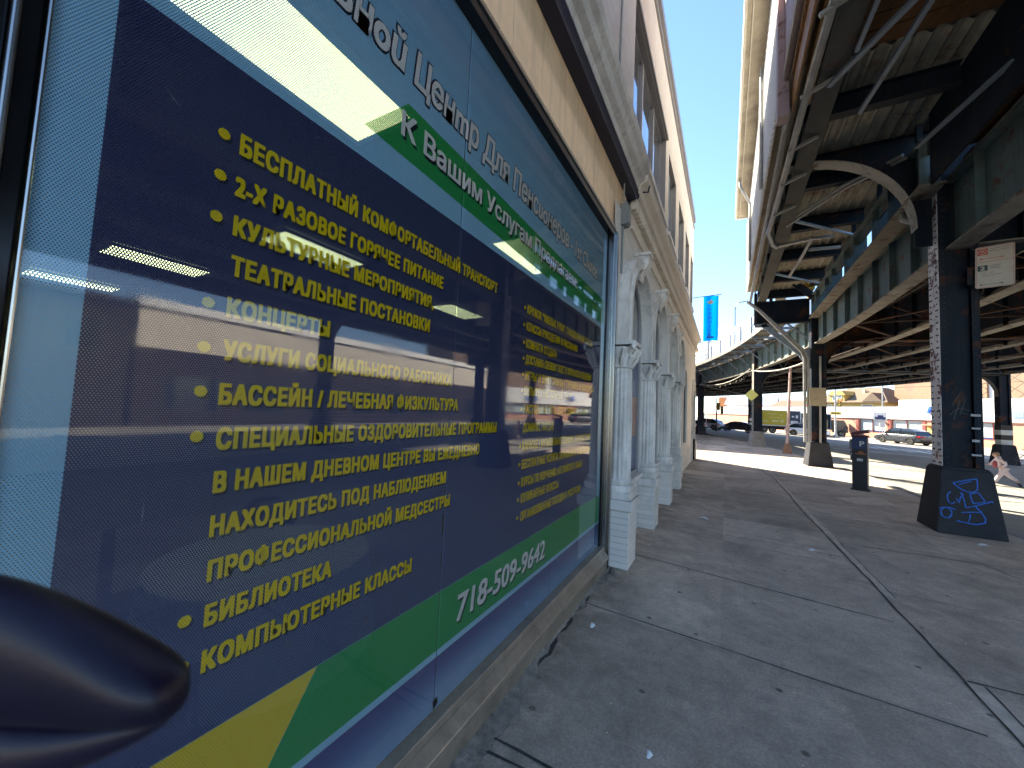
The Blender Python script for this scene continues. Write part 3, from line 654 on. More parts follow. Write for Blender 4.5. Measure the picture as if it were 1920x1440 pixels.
def bullet(pts, r):
    mb = MB()
    for y, z in pts:
        for (dy,dz,xx) in ((.006,-.008,GX+.0024),(0,0,GX+.0036)):
            mb.poly([(xx,y+dy+r*math.cos(2*PI*k/16),z+dz+r*math.sin(2*PI*k/16)) for k in range(16)])
    o = sg(mb,'bullet',[F_LET,F_BLK]); 
    for i,p in enumerate(o.data.polygons): p.material_index = 1 if i % 2 == 0 else 0
    return o
LEFT = [('БЕСПЛАТНЫЙ КОМФОРТАБЕЛЬНЫЙ ТРАНСПОРТ',.535,2.000,2.511,.066),('2-Х РАЗОВОЕ ГОРЯЧЕЕ ПИТАНИЕ',.532,1.482,2.385,.062),('КУЛЬТУРНЫЕ МЕРОПРИЯТИЯ,',.537,1.42,2.266,.061),
 ('ТЕАТРАЛЬНЫЕ ПОСТАНОВКИ',.540,1.402,2.147,.062),('КОНЦЕРТЫ',.540,.872,2.024,.060),('УСЛУГИ СОЦИАЛЬНОГО РАБОТНИКА',.541,1.596,1.898,.060),('БАССЕЙН / ЛЕЧЕБНАЯ ФИЗКУЛЬТУРА',.541,1.662,1.769,.063),
 ('СПЕЦИАЛЬНЫЕ ОЗДОРОВИТЕЛЬНЫЕ ПРОГРАММЫ',.544,2.07,1.640,.064),('В НАШЕМ ДНЕВНОМ ЦЕНТРЕ ВЫ ЕЖЕДНЕВНО',.547,1.89,1.517,.063),('НАХОДИТЕСЬ ПОД НАБЛЮДЕНИЕМ',.549,1.592,1.394,.061),
 ('ПРОФЕССИОНАЛЬНОЙ МЕДСЕСТРЫ',.553,1.636,1.270,.060),('БИБЛИОТЕКА',.556,.953,1.146,.061),('КОМПЬЮТЕРНЫЕ КЛАССЫ',.559,1.376,1.020,.062)]
for s_,a,b,z,h in LEFT: letters(s_,a,b,z,h,F_LET,off=.064,spacing=1.12)
bullet([(.494,2.546),(.494,2.424),(.494,2.303),(.495,2.054),(.495,1.929),(.497,1.805),(.498,1.68),(.511,1.183),(.515,1.061)],.0155)
RIGHT = [('КРУЖОК "УМЕЛЫЕ РУКИ" / ТАНЦЕВАЛЬНЫЕ КЛАССЫ',2.419,3.962,2.487),('КЛАССЫ РУКОДЕЛИЯ И РИСОВАНИЯ',2.419,3.503,2.362),('КОМНАТА ОТДЫХА',2.422,2.995,2.236),('ДОСТАВКА СВЕЖИХ ГАЗЕТ И ЖУРНАЛОВ ЕЖЕДНЕВНО',2.424,3.964,2.122),
 ('ИГРЫ И ВИКТОРИНЫ / ТУРНИРЫ И КОНКУРСЫ',2.43,4.06,2.004),('БИЛЬЯРД / НАСТОЛЬНЫЙ ТЕННИС',2.428,3.42,1.893),('НАСТОЛЬНЫЕ ИГРЫ (ЛОТО, ШАХМАТЫ, ШАШКИ,',2.430,3.896,1.762),('ДОМИНО, НАРДЫ)',2.43,2.99,1.628),
 ('КАРАОКЕ / МУЗЫКАЛЬНАЯ ТЕРАПИЯ / ХОРОВОЕ ПЕНИЕ',2.434,4.016,1.498),('БЕСПЛАТНЫЕ УСЛУГИ ПАРИКМАХЕРА И МАНИКЮРА',2.438,4.016,1.365),('КУРСЫ ПО ИЗУЧЕНИЮ АНГЛИЙСКОГО ЯЗЫКА',2.442,3.768,1.238),
 ('КУЛИНАРНЫЕ КЛАССЫ',2.446,3.147,1.124),('ОРГАНИЗОВАННЫЕ ПОЕЗДКИ И ЭКСКУРСИИ',2.452,3.73,.996)]
for s_,a,b,z in RIGHT: letters(s_,a,b,z,.066,F_LET,off=.052,shadow=(.005,-.007),spacing=1.08)
bullet([(2.382,2.52),(2.38,2.395),(2.39,2.27),(2.393,2.155),(2.395,2.04),(2.397,1.925),(2.40,1.79),(2.402,1.53),(2.404,1.40),(2.405,1.27),(2.406,1.155),(2.407,1.03)],.014)
letters('Дневнoŭ Ценmр Для Пенсuoнеров - 1st Choice.',.45,4.06,3.265,.172,F_WHT,off=.030,shear=.12,shadow=(0,0),grow=.009,z1=3.262)
letters('К Вашим Услугам Предлагаем:',1.14,3.43,2.985,.118,F_WHT,off=.028,shadow=(.012,-.014),z1=2.968)
letters('718-509-9642',1.752,2.908,.622,.150,F_WHT,off=.026,shear=.10,shadow=(.012,-.014),z1=.608)
# scratches, drips and bubbles on the film
rs_ = random.Random(11); sc_ = MB(); xx = GX+.005
for i in range(46):
    y = .3+3.9*rs_.random()**1.5; z = rs_.uniform(.35,3.7); l = rs_.choice((.006,.012,.03,.06,.11)); a = rs_.choice((1.57,1.5,1.7,.4,2.4,-.3)); w_ = rs_.uniform(.0004,.0011)
    dy,dz = math.cos(a)*l,math.sin(a)*l; ny,nz_ = -math.sin(a)*w_,math.cos(a)*w_
    sc_.poly([(xx,y-ny,z-nz_),(xx,y+dy*.5-ny*1.6+.001,z+dz*.5),(xx,y+dy,z+dz),(xx,y+dy*.5+ny,z+dz*.5+nz_)])
sg(sc_,'scratches',mat('pale_scratch',(0.30,0.33,0.42),.6,var=.4,scale=30))
pe_ = MB()
for (y,z,w_,h_) in ((1.24,2.545,.022,.016),(1.05,2.50,.010,.004),(2.90,2.86,.018,.03),(.80,.98,.012,.01),(1.12,.90,.016,.03)):
    pe_.poly([(xx,y,z),(xx,y+w_*.6,z+h_*.2),(xx,y+w_,z+h_),(xx,y+w_*.3,z+h_*.8)])
sg(pe_,'peeled_flecks',mat('peeled_backing',(0.20,0.17,0.13),.7,var=.3,scale=30))
# black gaps between the panes and small tears
tr_ = MB()
for y in (1.601,3.032): tr_.poly(sheet(y-.003,y+.003,.263,3.924,GX-.0008))
for (y,z,w_,h_) in ((1.585,1.12,.010,.13),(1.59,.98,.006,.06),(1.596,.27,.03,.05),(1.35,2.60,.008,.004),(2.52,2.83,.012,.05)):
    tr_.poly([(GX+.0046,y,z),(GX+.0046,y+w_,z+h_*.3),(GX+.0046,y+w_*.8,z+h_),(GX+.0046,y-w_*.3,z+h_*.8)])
sg(tr_,'pane_joint',mat('dark_gap',(0.012,0.010,0.012),0.7))
for i,(a,b) in enumerate(((.166,1.598),(1.604,3.030),(3.034,4.424))):
    gl = MB(); gl.poly(sheet(a,b,.263,3.924,GX+.0075)); o = gl.build('shop_glass', glass_pane('street_glass') if i == 0 else bpy.data.materials['street_glass'], None, fixn=False); o.parent = bld; o.location = -Vector(bld.location)

# --- inside the room: lit ceiling panels, chairs
M_LAMP = mat('lit_ceiling_panel', (0.75,0.80,0.62), 0.6, var=0.02, emit=(0.86,1.0,0.52,1.2)); M_LFR = mat('lamp_frame',(0.5,0.5,0.5),.5)
lamps = [(-2.20,1.24,'nearest lit ceiling panel right behind the upper glass'),(-4.88,3.06,'lit ceiling panel behind the lettering of the third yellow line'),(-7.66,2.3,'lit ceiling panel seen left of the yellow lettering'),(-10.7,2.05,'lit ceiling panel crossing the left edge of the navy film'),
         (-5.0,6.38,'lit ceiling panel behind the film right of the middle glass joint'),(-2.22,4.34,'lit ceiling panel behind the white line on the green band')]
for x_,y_,lb in lamps:
    t = thing('ceiling_light',lb,'ceiling light',(x_,y_,3.80),0,'lit panels in the room ceiling')
    a = MB(); a.box(-.27,.27,-.57,.57,-.03,-.02); a.build('diffuser',M_LAMP,t)
    a = MB(); a.box(-.31,-.27,-.61,.61,-.034,.0); a.box(.27,.31,-.61,.61,-.034,0); a.box(-.27,.27,-.61,-.57,-.034,0); a.box(-.27,.27,.57,.61,-.034,0); a.build('lamp_frame',M_LFR,t)
for k,(x_,y_) in enumerate(((-14.3,1.55),(-14.3,3.0),(-14.3,4.4))):
    t = thing('ceiling_light',('leftmost','middle','rightmost')[k]+' of the three far lit panels low behind the left film','ceiling light',(x_,y_,3.80),0,'lit panels in the room ceiling')
    a = MB(); a.box(-.27,.27,-.57,.57,-.03,-.02); a.build('diffuser',M_LAMP,t)
    a = MB(); a.box(-.31,-.27,-.61,.61,-.034,0); a.box(.27,.31,-.61,.61,-.034,0); a.build('lamp_frame',M_LFR,t)
M_CHF = mat('dark_chair_fabric',(0.012,0.015,0.05),.85,var=.2); M_CHM = mat('chair_metal',(0.02,0.022,0.05),.35,metal=.6)
def chair(x_,y_,rz,lb):
    t = thing('banquet_chair',lb,'chair',(x_,y_,.06),rz,'chairs inside the room')
    b = MB(); N=12
    prof = [(-.21,.55)]+[(-.21+.21-.21*math.cos(PI*k/N),.80+.13*math.sin(PI*k/N)) for k in range(N+1)]+[(.21,.55)]
    b.prism([(p[0],.20,p[1]) for p in prof],(0,.05,0)); b.build('backrest',M_CHF,t,bevel=.012)
    b = MB(); b.box(-.22,.22,-.24,.20,.42,.50); b.build('seat',M_CHF,t,bevel=.02)
    for sx in (-1,1):
        q = MB(); q.tube([(sx*.21,-.22,.44),(sx*.22,-.25,0)],.012,6); q.build('leg',M_CHM,t)
        q = MB(); q.tube([(sx*.22,.28,0),(sx*.215,.23,.45),(sx*.215,.24,.82)],.012,6); q.build('leg',M_CHM,t)
chair(-2.05,.62,2.6,'dark chair with rounded back closest behind the lower left glass')
chair(-3.0,1.05,2.9,'dark chair standing behind the nearest chair in the room')
chair(-3.3,2.0,-2.7,'dark chair facing the table on the right inside')
tb = thing('round_table','round table under a pale cloth between the chairs inside','table',(-2.55,1.45,.06))
q = MB(); q.lathe([(0,.74),(.58,.74),(.60,.73),(.64,.45),(.67,.2)],(0,0,0),28); q.build('tablecloth_top',mat('pale_tablecloth',(.62,.66,.75),.8,var=.1),tb,smooth=True)
q = MB(); q.lathe([(.04,.72),(.04,.05),(.28,.02),(.28,0)],(0,0,0),14); q.build('pedestal',M_CHM,tb)
# ------------------------------------------------------------------ elevated railway
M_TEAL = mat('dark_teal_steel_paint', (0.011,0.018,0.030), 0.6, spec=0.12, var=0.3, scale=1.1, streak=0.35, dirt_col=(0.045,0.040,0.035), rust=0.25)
M_TEALW = mat('sunlit_weathered_teal', (0.105,0.155,0.16), 0.65, spec=0.2, var=0.25, scale=1.3, streak=0.4, dirt_col=(0.05,0.045,0.035), rust=0.35)  # worn teal, lightened to carry the sun and sky on these webs
M_FLANGE = mat('faded_flange_paint', (0.22,0.215,0.19), 0.75, var=0.2, scale=2.2, rust=0.4, spec=.2, rust_col=(0.13,0.055,0.028), dirt=0.35, dirt_col=(0.09,0.07,0.05))
M_RUSTY = mat('rusty_steel', (0.040,0.026,0.020), 0.85, spec=0.15, var=0.45, scale=1.6, rust=0.45, rust_col=(0.14,0.05,0.02), dirt=0.4, dirt_col=(0.025,0.02,0.018))
M_FLAKE = mat('flaking_pale_paint', (0.74,0.75,0.80), 0.65, var=0.12, scale=2, flake=(0.12,0.028,0.035), flake_t=0.57, fscale=3.2, dirt=0.3, dirt_col=(0.2,0.2,0.2))
M_BLUEST = mat('blue_grey_steel', (0.14,0.19,0.25), 0.5, metal=0.1, var=0.2, scale=3, rust=0.2)
M_RIVET = mat('rivet_steel', (0.02,0.022,0.028), 0.6, var=0.2)
M_FOOT = mat('dark_painted_footing', (0.040,0.042,0.050), 0.85, spec=0.12, var=0.3, scale=2.0, bump=0.3, bscale=50, dirt=0.6, dirt_col=(0.05,0.048,0.046))
M_FOOTG = mat('grey_concrete_footing', (0.22,0.21,0.20), 0.85, var=0.22, scale=2.2, bump=0.4, bscale=60, dirt=0.6, dirt_col=(0.09,0.07,0.05))
M_TIE = mat('old_timber_tie', (0.045,0.037,0.031), 0.95, spec=0.1, var=0.35, scale=6)
M_DECK = mat('ribbed_deck_metal', (0.29,0.285,0.235), 0.7, spec=0.2, var=0.22, scale=1.4, dirt=0.5, dirt_col=(0.07,0.065,0.05), rust=0.3, streak=.3)
M_BROWN = mat('brown_stained_planks', (0.10,0.055,0.026), 0.85, spec=0.15, var=0.5, scale=1.3, dirt=0.6, dirt_col=(0.02,0.016,0.014), stretch=(1,.25,1))
M_ORANGE = mat('sunlit_ochre_steel', (0.34,0.17,0.06), 0.6, var=0.3, scale=2.5, rust=0.3, dirt=.3)  # rust-orange with the sunlight on the beam edges worked into the tone
M_SIDING = mat('white_metal_siding', (0.74,0.73,0.70), 0.45, var=0.05, scale=1.5, streak=0.2, dirt_col=(0.45,0.42,0.38))
M_EAVE = mat('concrete_eave', (0.44,0.38,0.29), 0.85, var=0.2, scale=1.2, bump=0.4, bscale=40, dirt=0.6, dirt_col=(0.10,0.085,0.065))
M_RAIL = mat('rail_steel', (0.12,0.11,0.10), 0.4, metal=0.7, var=0.2)
M_PIPE = mat('grey_conduit', (0.33,0.335,0.33), 0.45, metal=0.35, var=0.2, dirt=.2)
M_GRAFB = mat('blue_spray_paint', (0.012,0.12,0.52), 0.6, var=0.45, scale=30)
M_GRAFW = mat('grey_scratched_paint', (0.12,0.14,0.15), 0.6, var=0.15)
M_TAN = mat('tan_sheet_metal', (0.36,0.30,0.20), 0.6, var=0.14, scale=4, dirt=.3, dirt_col=(.16,.12,.07))
M_BANDW = mat('white_reflective_band', (0.62,0.60,0.54), 0.5, var=0.1, dirt=.3); M_BANDK = mat('black_band', (0.015,0.015,0.016), 0.5, var=0.2)

el = thing('elevated_railway', 'dark riveted steel railway viaduct curving over the street on columns', 'viaduct', (3.6, 9.9, 0))
def eb_(mb, name, m, parent=None, **k):
    par = parent or el
    o = mb.build(name, m, None, **k); o.parent = par
    off = Vector((0,0,0)); p = par
    while p is not None: off += Vector(p.location); p = p.parent
    o.location = -off; return o
GZ0, GZ1 = 5.05, 6.35
def frame_at(s, d):
    return V(s,d), Vn(s), Vt(s)
def local_box(mb, o, n, t, x0,x1,y0,y1,z0,z1, tx=None):
    """box in the column's own frame: x along the bent, y along the line"""
    vs = []
    for z in (z0,z1):
        for (x,y) in ((x0,y0),(x1,y0),(x1,y1),(x0,y1)): vs.append(o + n*x + t*y + Vector((0,0,z)))
    mb.add(vs, [(0,3,2,1),(4,5,6,7),(0,1,5,4),(1,2,6,5),(2,3,7,6),(3,0,4,7)])
def local_frustum(mb, o, n, t, a, b, z0, A, B, z1):
    vs = []
    for z,p,q in ((z0,a,b),(z1,A,B)):
        for sx,sy in ((-1,-1),(1,-1),(1,1),(-1,1)): vs.append(o + n*sx*p + t*sy*q + Vector((0,0,z)))
    mb.add(vs, [(0,3,2,1),(4,5,6,7),(0,1,5,4),(1,2,6,5),(2,3,7,6),(3,0,4,7)])
def dome(mb, c, r, ax):
    """six-sided rivet head pointing along ax"""
    ax = Vector(ax); u = ax.cross(Vector((0,0,1))); u.normalize(); w = ax.cross(u); c = Vector(c)
    r0 = [c + (u*math.cos(2*PI*k/6)+w*math.sin(2*PI*k/6))*r for k in range(6)]
    r1 = [c + ax*r*.7 + (u*math.cos(2*PI*k/6)+w*math.sin(2*PI*k/6))*r*.5 for k in range(6)]
    mb.add(r0+r1, [tuple(range(6,12))]+[(k,(k+1)%6,6+(k+1)%6,6+k) for k in range(6)])
def column(s, d, ztop, near=0, foot=M_FOOT, zg=0.0, bands=False, fh=1.08, sideface=None, label=None):
    o, n, t = frame_at(s, d); o.z = zg
    mb = MB()
    hx, hy = (.25,.19)
    local_box(mb,o,n,t,-hx+.02,hx-.02,-.008,.008,fh-.05,ztop)                # web
    for sx in (-1,1):
        xa, xb = sorted((sx*(hx-.012), sx*hx)); local_box(mb,o,n,t,xa,xb,-hy,hy,fh-.04,ztop)
        for sy in (-1,1):                                                      # angles inside
            xa, xb = sorted((sx*(hx-.012), sx*(hx-.10))); ya, yb = sorted((sy*hy*.98, sy*(hy*.98-.012))); local_box(mb,o,n,t,xa,xb,ya,yb,fh-.03,ztop)
            xa, xb = sorted((sx*(hx-.012), sx*(hx-.09))); ya, yb = sorted((sy*.0085, sy*.02)); local_box(mb,o,n,t,xa,xb,ya,yb,fh-.03,ztop)
    # cover strips closing most of the front so the face reads as a shallow channel
    for sy in (-1,1):
        ya, yb = sorted((sy*.11, sy*.122)); local_box(mb,o,n,t,-hx+.11,hx-.11,ya,yb,fh-.02,ztop)
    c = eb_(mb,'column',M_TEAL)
    if label: c['label'] = label
    f = MB(); local_frustum(f,o,n,t,.42,.41,0.0,.31,.29,fh); local_frustum(f,o,n,t,.31,.29,fh,.27,.25,fh+.05)
    eb_(f,'footing',foot,parent=c,bevel=.02 if near else .0)
    if sideface:
        p = MB(); local_box(p,o,n,t,-hx-.006,-hx-.001,-hy-.001,hy+.001,fh,ztop); eb_(p,'pale_side_face',sideface,parent=c)
    if near:
        rv_ = MB()
        z = fh+.10; k = 0
        while z < ztop-.05:
            for yy in ((-.145,-.085,.085,.145) if k % 2 == 0 else (-.115,.115)): dome(rv_, o-n*(hx+.005)+t*yy+Vector((0,0,z-zg)), .019, -n)
            for xx in (-.19,.19): dome(rv_, o+n*xx-t*(hy+.002)+Vector((0,0,z-zg)), .013, -t)
            z += .115; k += 1
        eb_(rv_,'rivet_row',M_RIVET,parent=c)
    if bands:
        for i,(za,zb) in enumerate(((1.12,1.40),(1.40,1.68),(1.68,1.96),(1.96,2.24))):
            b = MB(); local_box(b,o,n,t,-hx-.012,hx+.012,-hy-.012,hy+.012,za,zb-.002); eb_(b,'warning_band',M_BANDW if i % 2 == 0 else M_BANDK,parent=c)
    return c
# main plate girders running along the line
offs = [0.0, 2.1, 4.2, 6.3, 8.4, 10.5, 12.6]
S0, S1 = 0.1, 82.0
for i, d in enumerate(offs):
    SA = S0 if d < 9 else 23.0
    w = MB(); rail_strip(w, SA, S1, d-.008, d+.008, GZ0+.02, GZ1-.02, 2.0)
    s = SA
    while s < S1:
        o, n, t = frame_at(s, d)
        for sx in (-1,1):
            xa, xb = sorted((sx*.009, sx*.13)); local_box(w,o,n,t,xa,xb,-.055,-.043,GZ0+.03,GZ1-.03)
            xa, xb = sorted((sx*.009, sx*.022)); local_box(w,o,n,t,xa,xb,-.043,.05,GZ0+.03,GZ1-.03)
        s += 1.25
    for sx in (-1,1):
        a, b = sorted((d+sx*.0085, d+sx*.13)); 
        rail_strip(w, SA, S1, a, b, GZ1-.05, GZ1-.036, 2.0)
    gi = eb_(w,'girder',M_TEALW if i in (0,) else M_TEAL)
    f = MB(); rail_strip(f, SA, S1, d-.16, d+.16, GZ0-.02, GZ0+.016, 2.0); rail_strip(f, SA, S1, d-.15, d+.15, GZ1-.018, GZ1, 2.0)
    for sx in (-1,1):
        a, b = sorted((d+sx*.0085, d+sx*.022)); rail_strip(f, SA, S1, a, b, GZ0+.018, GZ0+.15, 2.0)
    eb_(f,'flange',M_FLANGE,parent=gi)
# cross frames, bracing and bents
cf = MB(); fl_ = MB(); br = MB()
s = S0+2
k = 0
while s < S1-2:
    for i in range(len(offs)-1):
        if s < 23 and i >= 4: continue
        a = V(s, offs[i]+.15, 0); b = V(s, offs[i+1]-.15, 0)
        up = Vector((0,0,1))
        if k % 2 == 0:
            br.beam(a+up*(GZ0+.12), b+up*(GZ0+.12), .07,.07)
            br.beam(a+up*(GZ0+.15), b+up*(GZ1-.2), .06,.012); br.beam(a+up*(GZ1-.2), b+up*(GZ0+.15), .06,.012)
        a2 = V(s, offs[i]+.15, GZ0+.05); b2 = V(s+2.4, offs[i+1]-.15, GZ0+.05)
        if k % 2 == 1: a2, b2 = V(s, offs[i+1]-.15, GZ0+.05), V(s+2.4, offs[i]+.15, GZ0+.05)
        br.beam(a2, b2, .10,.035)
    s += 2.4; k += 1
eb_(br,'cross_bracing',M_RUSTY)
def bent(s, s2, dl=0.0, dr=12.6, deep=(4.55,6.4), arch=True, m=M_TEAL, lattice=False):
    """cross girder from the left column to the right column with curved knees"""
    a = V(s, dl); b = V(s2, dr); dv = (b-a); L_ = dv.length; n = dv.normalized(); t = Vector((-n.y, n.x, 0))
    w = MB(); z0, z1 = deep
    def P(x, y, z): return a + n*x + t*y + Vector((0,0,z))
    def bx(mb, x0,x1,y0,y1,za,zb):
        vs = [P(x,y,z) for z in (za,zb) for x,y in ((x0,y0),(x1,y0),(x1,y1),(x0,y1))]
        mb.add(vs,[(0,3,2,1),(4,5,6,7),(0,1,5,4),(1,2,6,5),(2,3,7,6),(3,0,4,7)])
    bx(w,-.2,L_+.2,-.012,.012,z0,z1)
    x = .8
    while x < L_-.4: bx(w,x,x+.015,-.14,.14,z0+.02,z1-.02); x += 1.05
    fl = MB(); bx(fl,.26,L_-.26,-.20,.20,z0-.03,z0); bx(fl,-.2,L_+.2,-.18,.18,z1,z1+.02)
    if arch:
        for side in (0,1):
            R_ = 1.25; N = 12; pts = []
            for k in range(N+1):
                th = PI/2*k/N; x = .26+R_*(1-math.cos(th)); z = z0-R_*(1-math.sin(th)); pts.append((x,z))
            for k in range(N):
                (x0,za),(x1,zb) = pts[k],pts[k+1]
                X0,X1 = (x0,x1) if side == 0 else (L_-x1,L_-x0); ZA,ZB = (za,zb) if side == 0 else (zb,za)
                w.add([P(X0,-.01,ZA),P(X1,-.01,ZB),P(X1,-.01,z0),P(X0,-.01,z0),P(X0,.01,ZA),P(X1,.01,ZB),P(X1,.01,z0),P(X0,.01,z0)],[(0,1,2,3),(4,7,6,5),(0,4,5,1)])
                fl.add([P(X0,-.12,ZA),P(X1,-.12,ZB),P(X1,.12,ZB),P(X0,.12,ZA),P(X0,-.12,ZA+.02),P(X1,-.12,ZB+.02),P(X1,.12,ZB+.02),P(X0,.12,ZA+.02)],[(0,3,2,1),(4,5,6,7),(0,1,5,4),(2,3,7,6)])
    if lattice:
        x = 0.4; k = 0
        bx(fl,0,L_,-.30,-.22,z1+.04,z1+.12); 
    c = eb_(w,'cross_girder',m); eb_(fl,'flange',M_FLANGE if m is M_TEAL else m,parent=c)
    if lattice:
        q = MB(); k = 0; x = .3
        while x < L_-.3:
            x2 = x+.55; za, zb = (z0+.1,z1-.05) if k % 2 == 0 else (z1-.05,z0+.1)
            q.beam(P(x,-.24,za),P(x2,-.24,zb),.05,.05); x = x2; k += 1
        q.beam(P(.2,-.24,z0+.08),P(L_-.2,-.24,z0+.08),.07,.07); q.beam(P(.2,-.24,z1),P(L_-.2,-.24,z1),.07,.07)
        eb_(q,'lattice_truss',M_BLUEST,parent=c)
    return c
bent(9.9,9.9,dr=8.4,deep=(5.1,6.33)); bent(20,20,dr=8.4,deep=(5.12,6.3),m=M_RUSTY); bent(30.0,30.5,deep=(5.0,6.2),lattice=True); bent(43.4,55.9,deep=(4.9,6.0)); bent(57,68,deep=(4.8,6.0),lattice=True)
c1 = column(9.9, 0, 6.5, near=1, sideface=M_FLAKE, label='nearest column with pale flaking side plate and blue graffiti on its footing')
column(20, 0, 6.3, near=1, foot=M_FOOT, fh=.95); column(30.0, 0, 6.2, foot=M_FOOTG, fh=.95, sideface=M_FLANGE); column(43.4, 0, 6.0, foot=M_FOOT, fh=.85); column(57,0,6.0)  # third column's pale side face paints in the sunlight falling on it
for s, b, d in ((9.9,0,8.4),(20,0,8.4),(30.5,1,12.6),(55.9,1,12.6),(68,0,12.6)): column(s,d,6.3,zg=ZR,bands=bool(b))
# blue writing on the sloping front face of the nearest footing
gf = MB()
def face(px, py):
    """sketch coordinates on the footing's street face -> point on it"""
    tt = (py-570)/(1245-570); xl = 770+(705-770)*tt; xr = 1290+(1500-1290)*tt
    u = (px-xl)/(xr-xl); z = 1.05*(1-tt); hw = .42+(.31-.42)*z/1.08; yy = -(.41+(.29-.41)*z/1.08)-.006
    return Vector((3.6-hw+2*hw*u, 9.9+yy, z))
def stroke(pts, w=.011):
    w *= .72
    P = []
    for i in range(len(pts)-1):
        for k in range(6):
            q = k/6; P.append((pts[i][0]*(1-q)+pts[i+1][0]*q, pts[i][1]*(1-q)+pts[i+1][1]*q))
    P.append(pts[-1]); P = [face(*p) for p in P]
    P = [P[0]]+[(P[i-1]+2*P[i]+P[i+1])/4 for i in range(1,len(P)-1)]+[P[-1]]
    vs = []
    for i,p in enumerate(P):
        d = (P[min(i+1,len(P)-1)]-P[max(i-1,0)]).normalized(); nn = d.cross(Vector((0,-1,-.1))).normalized(); ww = w*random.uniform(.8,1.25)
        vs += [p+nn*ww, p-nn*ww]
    gf.add(vs,[(2*i,2*i+1,2*i+3,2*i+2) for i in range(len(P)-1)])
stroke([(890,690),(1010,655),(1130,625),(1138,690),(1140,745),(1100,775),(1040,775),(970,750),(920,715),(890,690)],.013); stroke([(950,705),(1010,680),(1080,655)])
stroke([(868,790),(835,815),(830,860),(845,905),(880,920),(915,895)]); stroke([(925,850),(955,905),(968,840),(1000,800)])
stroke([(970,785),(1010,870),(1025,945),(1110,920),(1190,890),(1240,870),(1290,850),(1305,862)],.012); stroke([(1065,795),(1150,770),(1190,820),(1225,860),(1160,880),(1100,890),(1080,840),(1065,795)],.012)
stroke([(1130,925),(1185,970),(1235,1035),(1235,1080),(1150,1108),(1040,1105),(930,1093)],.014); stroke([(980,1000),(1090,985),(1190,975)],.012); stroke([(1075,1010),(1072,1050),(1058,1090)],.012)
stroke([(735,985),(790,965),(860,960),(920,978)]); stroke([(820,962),(868,985),(878,1030),(850,1070),(815,1078),(770,1060),(755,1015),(775,980),(820,962)],.013)
eb_(gf,'graffiti',M_GRAFB,parent=c1,fixn=False)
g2 = MB()
for pts_ in (((3.50,2.20),(3.62,2.46),(3.66,2.30),(3.60,2.05)),((3.46,2.02),(3.58,2.16),(3.72,2.12)),((3.52,1.95),(3.60,2.30)),((3.62,2.08),(3.74,2.02))):
    g2.tube([(x,9.772,z) for x,z in pts_],.006,4)
eb_(g2,'scratched_tag',M_GRAFW,parent=c1)
st = MB()
for (y0,y1,z0,z1) in ((9.76,9.86,1.62,1.74),(9.75,9.87,1.47,1.54)): st.box(3.335,3.339,y0,y1,z0,z1)
for (x0,x1,z0,z1) in ((3.70,3.82,2.02,2.06),(3.71,3.81,1.80,1.83),(3.71,3.80,1.58,1.62),(3.70,3.82,1.34,1.37)): st.box(x0,x1,9.700,9.704,z0,z1)
eb_(st,'sticker',mat('worn_paper_sticker',(0.42,0.43,0.45),.7,var=.2),parent=c1)
# track deck: ties (too many to count), rails, guard timbers
ti = MB(); s = S0
while s < S1:
    for d0,d1 in ((-.02,4.55),(4.05+.6,8.6),(8.75,12.95)):
        if s < 23 and d0 > 8: continue
        o, n, t = frame_at(s, (d0+d1)/2); local_box(ti,o,n,t,-(d1-d0)/2+random.uniform(-.05,.0),(d1-d0)/2+random.uniform(-.06,.06),-.165,.165,GZ1+.002,GZ1+.15)
    s += .43
tag(eb_(ti,'track_ties',M_TIE), kind='stuff')
rl = MB()
for dc in (2.1,6.3,10.5):
    SB = S0 if dc < 9 else 23.0
    for sx in (-.72,.72): rail_strip(rl,SB,S1,dc+sx-.035,dc+sx+.035,GZ1+.155,GZ1+.31,2.0)
    for sx in (-1.25,1.25): rail_strip(rl,SB,S1,dc+sx-.1,dc+sx+.1,GZ1+.155,GZ1+.28,2.0)
eb_(rl,'running_rail',M_RAIL)
tr2 = MB(); rail_strip(tr2,S0,8.9,-.30,8.5,GZ1+.155,GZ1+.19,2.0)
eb_(tr2,'track_floor',M_BROWN)
# catwalk with railing on brackets beyond the platform, left of the first girder
cw = MB(); rail_strip(cw,20.6,80,-1.25,-.35,6.62,6.68,2.0); rail_strip(cw,20.6,80,-1.30,-1.25,6.52,6.74,2.0)
eb_(cw,'catwalk',M_FLANGE)
s = 21.0
while s < 80:
    bk = MB(); a = V(s,-1.3,6.5); b = V(s,-.02,6.5); bk.beam(a,b,.09,.12); bk.beam(V(s,-1.15,6.45),V(s,-.03,5.45),.06,.06); jo_ = MB(); jo_.beam(V(s+1.2,-1.1,6.55),V(s+1.2,-.02,6.55),.2,.08); eb_(jo_,'catwalk_joist',M_FLANGE); s += 2.6; eb_(bk,'bracket',M_BLUEST)
ra = MB(); s = 21.0
while s < 80:
    ra.tube([V(s,-1.28,6.5),V(s,-1.28,7.75)],.035 if int(s) % 2 else .055,5); s += 2.6
for z in (7.2,7.7):
    ra.tube([V(20.8+i*1.5,-1.28,z) for i in range(40)],.026,5)
eb_(ra,'railing',M_BLUEST)
for i,s in enumerate((24,31,38,46,55)):
    wl = MB(); wl.tube([V(s,-1.1,6.7),V(s,-1.1,9.6),V(s,-.9,9.9),V(s,-.3,10.0)],.05,6); eb_(wl,'lamp_pole',M_PIPE)
